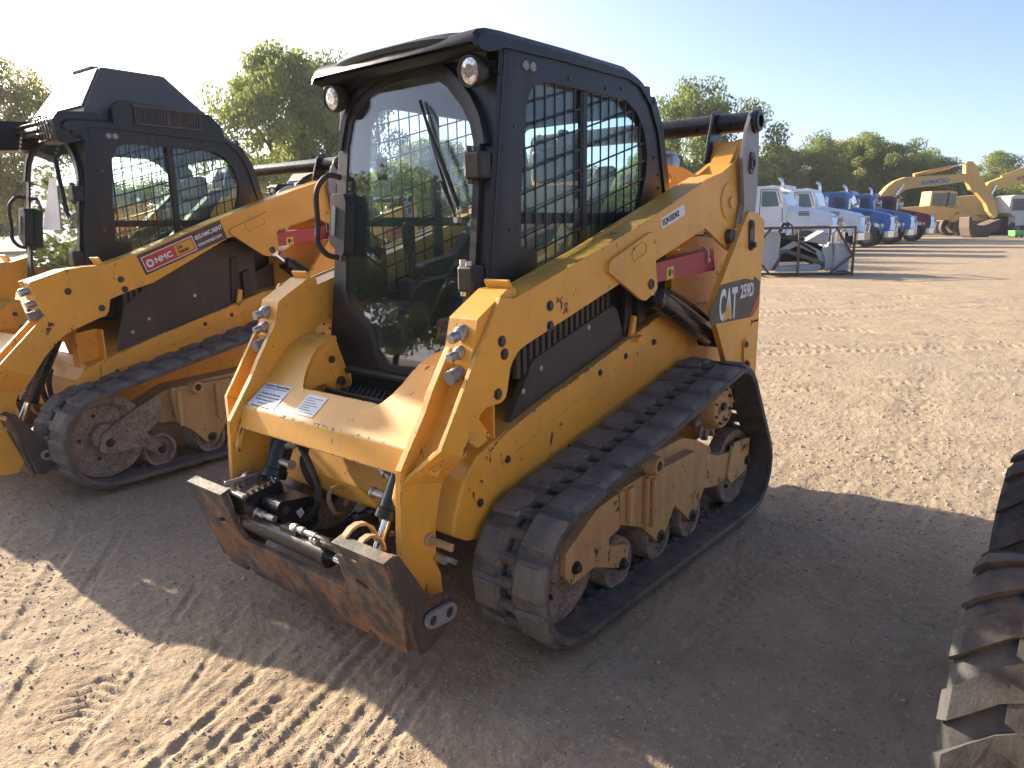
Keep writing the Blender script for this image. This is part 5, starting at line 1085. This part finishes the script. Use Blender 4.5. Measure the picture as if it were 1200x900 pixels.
# ================================================================== crate with small silver loader
ex = Vector((rgt0.x, rgt0.y, 0)); ey = hfw.copy()
A0 = math.atan2(ex.y, ex.x)
def frame_thing(name, label, cat, px, d, rz=0, group=None): return thing(name, label, cat, place(px, d), A0+rz, group)     # local x = to the right, y = away
cr = frame_thing('shipping_crate', 'rusty steel tube crate frame standing round the silver mini loader', 'crate', 893, 20.2, rad(-4))
def bars(parent, segs, r, mat, name):
    for a, b in segs: mb = MB(); mb.tube([a,b], r, 6, False); mb.build(name, mat, parent)
CW, CD, CH = 2.45, 1.9, 1.28
bars(cr, [((0,0,z),(CW,0,z)) for z in (.06,CH)]+[((0,CD,z),(CW,CD,z)) for z in (.06,CH)]+[((x,0,z),(x,CD,z)) for x in (0,CW) for z in (.06,CH)]+[((x,y,0),(x,y,CH)) for x in (0,1.0,CW) for y in (0,CD)]+[((1.85,0,.06),(CW,0,.55)),((CW,0,.5),(1.95,0,CH)),((0,0,.35),(.25,0,.06)),((0,0,1.0),(.25,0,CH))], .035, 'crate_steel', 'crate_tube')
ml = frame_thing('mini_loader', 'silver grey mini track loader packed inside the steel crate', 'loader', 893, 20.2, rad(-4))
def mpl(name, pts, y0, y1, mat, par=ml, bev=.01): mb = MB(); mb.plate(pts, y0, y1); return mb.build(name, mat, par, bev)
mpl('rear_panel', fillet([(.05,.15),(.35,.13),(.55,.5),(.58,1.05),(.50,1.2),(.05,1.2)], .06, 3), .25, 1.6, 'silver_paint')
mpl('track_guard', fillet([(.45,.10),(1.6,.10),(1.72,.22),(1.62,.30),(.52,.24)], .04, 3), .2, .5, 'silver_paint')
mb = MB(); mb.plate(fillet([(.45,.13),(1.75,.13),(1.85,.3),(1.65,.42),(.75,.72),(.52,.66)], .08, 3), .28, .58, [fillet([(.55,.2),(1.68,.2),(1.72,.28),(.75,.62),(.62,.58)], .05, 3)]); mb.build('track', 'track_rubber', ml)
mb = MB(); mb.plate(fillet([(.45,.13),(1.75,.13),(1.85,.3),(1.65,.42),(.75,.72),(.52,.66)], .08, 3), 1.2, 1.5, [fillet([(.55,.2),(1.68,.2),(1.72,.28),(.75,.62),(.62,.58)], .05, 3)]); mb.build('track', 'track_rubber', ml)
mpl('hull', [(.6,.35),(1.75,.35),(1.85,.75),(1.3,1.0),(.6,1.1)], .6, 1.2, 'dark_void'); mpl('arm', [(.6,.72),(1.05,.98),(1.75,.62),(1.85,.30),(1.70,.30),(1.60,.55),(1.05,.80),(.62,.60)], .3, .4, 'silver_paint')
mpl('arm', [(.6,.72),(1.05,.98),(1.75,.62),(1.85,.30),(1.70,.30),(1.60,.55),(1.05,.80),(.62,.60)], 1.35, 1.45, 'silver_paint')
mpl('attach_plate', [(1.25,.92),(1.72,1.2),(1.85,1.0),(1.80,.82)], .2, .8, 'silver_paint'); mpl('side_plate', [(1.68,.72),(1.95,.80),(2.05,.2),(1.80,.12),(1.78,.45)], .2, .25, 'silver_paint')
mb = MB(); mb.box((2.0,.1,.10),(2.40,1.5,.86)); mb.build('front_tank', 'silver_paint', ml, .05, 3)
for i in range(2): mb = MB(); mb.lathe((2.1+i*.2,.5,.86), (0,0,1), [(0,.07),(.30,.07),(.34,.04)], 14); mb.build('canister', 'truck_chrome', ml)
mb = MB(); mb.tube([(.6,.3,1.05),(1.0,.25,.95),(1.55,.3,.62)], .035, 8); mb.build('lift_cylinder', 'black_gloss', ml)
mb = MB(); mb.tube([(.95,.4,1.0),(.9,.4,1.35),(.75,.4,1.45)], .02, 6); mb.tube([(.6,.5,1.2),(.7,.5,1.4),(.85,.5,1.35)], .05, 6); mb.build('control_levers', 'black_plastic', ml)
# ================================================================== excavators and loaders far off
def zx(k): return lambda x, z: ((x-500)*k, None, z)
def far(name, label, cat, d, group=None):
    o = frame_thing(name, label, cat, 1095, d, 0, group); k = .15*d/877.; hor = (256.9-170)/.15
    f = lambda x, y: ((x-500)*k, 1.46+(hor-y)*k)
    return o, f
def fp(o, f, name, pts, y0, y1, mat, bev=.03, r=0):
    q = [f(*p) for p in pts]
    if r: q = fillet(q, r, 3)
    mb = MB(); mb.plate(q, y0, y1); return mb.build(name, mat, o, bev)
o, f = far('excavator', 'yellow excavator reaching down with its bucket on the ground, beside the trucks', 'excavator', 58, 'excavators at the far side')
fp(o, f, 'boom', [(40,400),(95,330),(150,290),(230,262),(450,255),(690,245),(712,300),(480,330),(300,345),(230,358),(190,392),(100,430)], -.3, .3, 'komatsu_yellow', r=.1)
fp(o, f, 'stick', [(684,160),(700,152),(735,155),(775,195),(800,260),(850,325),(880,365),(935,445),(975,560),(955,585),(900,530),(870,470),(790,385),(745,365),(720,320),(690,240)], -.22, .22, 'komatsu_yellow', r=.1)
fp(o, f, 'bucket', [(728,570),(742,566),(765,625),(850,640),(905,615),(985,585),(975,615),(920,690),(880,740),(840,752),(790,748),(752,715),(733,650)], -.65, .65, 'bucket_steel', r=.08)
fp(o, f, 'bucket_link', [(850,330),(880,400),(940,500),(990,580),(960,600),(900,520),(860,420)], -.1, .1, 'bucket_steel')
def ftube(o, f, name, pts, r, mat, y=0): mb = MB(); mb.tube([(f(*p)[0],y,f(*p)[1]) for p in pts], r, 10); return mb.build(name, mat, o)
ftube(o, f, 'stick_cylinder', [(300,248),(575,193)], .14, 'komatsu_yellow'); ftube(o, f, 'cylinder_rod', [(575,193),(690,165)], .06, 'truck_chrome'); ftube(o, f, 'boom_cylinder', [(210,320),(165,385),(130,520)], .10, 'truck_chrome', .4); ftube(o, f, 'boom_cylinder', [(210,320),(165,385),(130,520)], .10, 'truck_chrome', -.4)
fp(o, f, 'house', [(-260,440),(60,430),(110,450),(110,560),(-260,560)], -1.3, 1.3, 'komatsu_yellow'); fp(o, f, 'operator_cab', [(-120,400),(-20,400),(0,440),(0,540),(-120,540)], -1.3, -.4, 'komatsu_yellow', .08); fp(o, f, 'cab_glass', [(-110,410),(-30,410),(-12,440),(-12,480),(-110,480)], -1.315, -1.3, 'truck_glass', .0)
for s in (-1,1): fp(o, f, 'crawler_track', [(-250,600),(150,600),(185,640),(150,690),(-250,690),(-285,640)], s*1.5-.3, s*1.5+.3, 'track_rubber', r=.25)
x, z = f(350,322); text('KOMATSU', (x,-.306,z+.02), (1,0,.075), (0,0,1), .40, 'truck_blue', o, sx=1.12, bold=.02)
o, f = far('excavator', 'yellow excavator at the right edge with its boom rising out of frame', 'excavator', 66, 'excavators at the far side')
fp(o, f, 'boom', [(850,345),(880,310),(980,275),(1100,235),(1240,180),(1500,120),(1500,190),(1240,290),(1050,340),(930,375),(900,410),(860,410)], -.3, .3, 'komatsu_yellow', r=.1)
ftube(o, f, 'stick_cylinder', [(980,272),(1200,195),(1400,130)], .13, 'komatsu_yellow'); ftube(o, f, 'boom_cylinder', [(925,335),(900,400),(880,500)], .09, 'truck_chrome', -.4); fp(o, f, 'stick', [(1490,110),(1560,110),(1640,400),(1600,600),(1560,400),(1480,200)], -.2, .2, 'komatsu_yellow', r=.08); fp(o, f, 'bucket', [(1540,590),(1700,600),(1660,720),(1570,720)], -.6, .6, 'bucket_steel', r=.08)
fp(o, f, 'house', [(560,420),(860,400),(880,560),(560,560)], -1.3, 1.3, 'komatsu_yellow')
for s in (-1,1): fp(o, f, 'crawler_track', [(560,600),(900,600),(940,640),(900,690),(560,690),(520,640)], s*1.5-.3, s*1.5+.3, 'track_rubber', r=.25)
x, z = f(1085,305); text('KOMATSU', (x,-.306,z), (1,0,.33), (0,0,1), .40, 'truck_red', o, sx=1.0, bold=.015)
o, f = far('wheel_loader', 'yellow wheel loader with glass cab behind the excavator bucket', 'loader', 65)
wc = f(665,640)
fp(o, f, 'operator_cab', [(415,372),(545,370),(612,380),(612,492),(405,492)], -.8, .8, 'komatsu_yellow', .04); fp(o, f, 'cab_glass', [(428,388),(540,388),(605,395),(605,485),(420,485)], -.815, -.8, 'truck_glass', 0); fp(o, f, 'cab_post', [(538,380),(552,380),(545,490),(531,490)], -.83, -.816, 'black_plastic', 0)
fp(o, f, 'engine_hood', [(180,492),(420,480),(600,500),(620,570),(560,590),(180,590)], -.9, .9, 'komatsu_yellow', .05); fp(o, f, 'lift_arm', [(590,500),(640,495),(780,550),(860,620),(880,690),(840,690),(760,600),(640,545)], -.6, -.4, 'komatsu_yellow'); fp(o, f, 'lift_arm', [(590,500),(640,495),(780,550),(860,620),(880,690),(840,690),(760,600),(640,545)], .4, .6, 'komatsu_yellow'); fp(o, f, 'fender', [(570,600),(585,560),(650,535),(720,550),(715,575),(650,565),(600,610)], -1.15, -.6, 'komatsu_yellow')
fp(o, f, 'bucket', [(985,575),(1050,570),(1075,715),(970,715),(955,680)], -1.3, 1.3, 'bucket_steel', r=.05)
for xx in (665,330):
    for s in (-1,1):
        c = f(xx,640); t, r_ = MB(), MB(); wheel(t, r_, (c[0],s*1.0,.78), .78, .55); a = t.build('wheel', 'tyre_rubber', o); r_.build('rim', 'crate_steel', a)
o, f = far('loader_machine', 'pale machine with grey louvred panel at the right edge, behind the second excavator', 'machine', 64)
fp(o, f, 'body', [(995,545),(1005,425),(1040,412),(1260,412),(1260,600),(1180,640),(1060,640),(1055,575)], -1.2, 1.2, 'pale_paint', .06, .06); fr = fp(o, f, 'panel', [(1020,440),(1150,440),(1150,530),(1020,530)], -1.23, -1.2, 'grey_steel', .01)
for i in range(8): fp(fr, f, 'louvre', [(1026,446+i*10),(1144,446+i*10),(1144,451+i*10),(1026,451+i*10)], -1.25, -1.23, 'plastic_and_shade', 0)
fp(o, f, 'side_window', [(1180,430),(1250,430),(1250,520),(1180,520)], -1.215, -1.2, 'truck_glass', 0); fp(o, f, 'boarding_steps', [(1140,545),(1190,545),(1190,650),(1140,650)], -1.4, -1.22, 'black_plastic', .02)
for xx in (1080,1230):
    for s in (-1,1): c = f(xx,650); t, r_ = MB(), MB(); wheel(t, r_, (c[0],s*.95,.55), .55, .45); a = t.build('wheel', 'tyre_rubber', o); r_.build('rim', 'grey_steel', a)
o, f = far('small_machine', 'small bright green machine on the ground at the right edge', 'machine', 55)
fp(o, f, 'body', [(1110,680),(1180,680),(1180,725),(1118,725)], -.4, .4, 'green_paint', .03)
for xx in (1130,1170):
    for s in (-1,1): c = f(xx,735); t, r_ = MB(), MB(); wheel(t, r_, (c[0],s*.35,.14), .14, .15); a = t.build('wheel', 'tyre_rubber', o); r_.build('rim', 'green_paint', a)
o, f = far('work_machine', 'pale yellow machine cab between the wheel loader and the excavator stick', 'machine', 66)
fp(o, f, 'cab', [(640,440),(660,428),(730,428),(735,520),(640,520)], -.9, .9, 'pale_paint', .05); fp(o, f, 'cab_glass', [(650,440),(690,440),(690,480),(650,480)], -.915, -.9, 'truck_glass', 0); fp(o, f, 'body', [(700,500),(720,430),(800,425),(860,520),(860,620),(640,620),(640,520)], -1.0, 1.0, 'komatsu_yellow', .05)
for xx in (680,820):
    for s in (-1,1): c = f(xx,640); t, r_ = MB(), MB(); wheel(t, r_, (c[0],s*.9,.6), .6, .4); a = t.build('wheel', 'tyre_rubber', o); r_.build('rim', 'crate_steel', a)
# ================================================================== skid steer whose tyres stand at the right edge
sk = thing('skid_steer', 'skid steer whose two chunky lugged tyres stand at the right frame edge', 'loader', (-.25,2.9,0), 0)
def lug_tyre(x, yc):
    r, w_ = .360, .31; t = MB(); prof = [(0,.22),(.004,.28),(.018,.322),(.038,r-.018),(.07,r-.012),(w_-.07,r-.012),(w_-.038,r-.018),(w_-.018,.322),(w_-.004,.28),(w_,.22)]
    t.lathe((x,yc-w_/2,r), (0,1,0), prof, 56, True, False); a = t.build('wheel', 'tyre_rubber', sk)
    rm = MB()
    for s in (-1,1): rm.lathe((x,yc+s*(w_/2-.10),r), (0,s,0), [(0,.215),(.07,.225),(.05,.19),(.02,.18),(.015,.09),(.05,.08),(.055,.03)], 24)
    rm.build('rim', 'cat_yellow', a)
    N = 17
    def blk(th0, side):
        L = []
        # chevron lug: runs from the shoulder in to just past the middle, bending half way
        for (v, adv, wd) in ((-.144,.0,.066),(-.125,.010,.072),(-.085,.045,.080),(-.045,.078,.080),(.004,.100,.086),(.034,.114,.080)):
            L.append((v,adv,wd))
        rows = []
        for v, adv, wd in L:
            edge = v < -.13; row = []
            for du, h in ((-.5,-.010),(-.46,.013 if not edge else .002),(.46,.013 if not edge else .002),(.5,-.010)):
                th = th0+(adv+du*wd)/r; rr = r-.012+h-(.012 if v < -.135 else .004 if v < -.12 else 0)
                row.append((x-math.sin(th)*rr, yc+side*v, r+math.cos(th)*rr))
            rows.append(row)
        m = MB(); m.loft(rows, smooth=True); m.add(rows[0], [(0,1,2,3)]); m.add(rows[-1], [(0,1,2,3)]); m.build('tyre_lug', 'tyre_rubber', a)
    for i in range(N):
        blk(2*math.pi*i/N, 1); blk(2*math.pi*(i+.5)/N, -1)
for x, dy in ((.38,0),(-.57,-.035)): lug_tyre(x, 2.10-2.9+dy)
for x in (.38,-.57): lug_tyre(x, 3.70-2.9)
mb = MB(); mb.plate(fillet([(.55,.25),(.45,.62),(-.2,.95),(-1.15,1.05),(-1.45,.9),(-1.45,.3)], .05, 3), -.60, .60); ch = mb.build('chassis', 'cat_yellow', sk, .02)
mb = MB(); mb.plate(fillet([(.25,.9),(.20,1.95),(-.75,1.95),(-.8,.95)], .08, 3), -.45, .45, [fillet([(.12,1.2),(.10,1.82),(-.62,1.82),(-.65,1.25)], .06, 3)]); mb.build('cab', 'cab_black', sk, .02)
for s in (-1,1):
    mb = MB(s); mb.plate([(.95,.35),(.80,.85),(.1,1.15),(-1.4,1.35),(-1.4,1.2),(.0,.98),(.65,.72),(.8,.3)], .50, .60); mb.build('lift_arm', 'cat_yellow', sk, .01)
# ================================================================== light haze over the yard
hz = MB(); hz.box((-2600,-2600,-1.2),(2600,2600,20)); ho = hz.build('haze', None); ho['kind'] = 'stuff'; tag(ho, 'thin pale summer haze over the whole yard', 'haze')
hm = bpy.data.materials.new('haze'); hm.use_nodes = True; hm.node_tree.nodes.clear(); hv = hm.node_tree.nodes.new('ShaderNodeVolumePrincipled'); hu = hm.node_tree.nodes.new('ShaderNodeOutputMaterial')
hv.inputs['Color'].default_value = (.93,.95,1,1); hv.inputs['Density'].default_value = .0005; hv.inputs['Anisotropy'].default_value = .35; hm.node_tree.links.new(hv.outputs[0], hu.inputs['Volume']); ho.data.materials.append(hm)
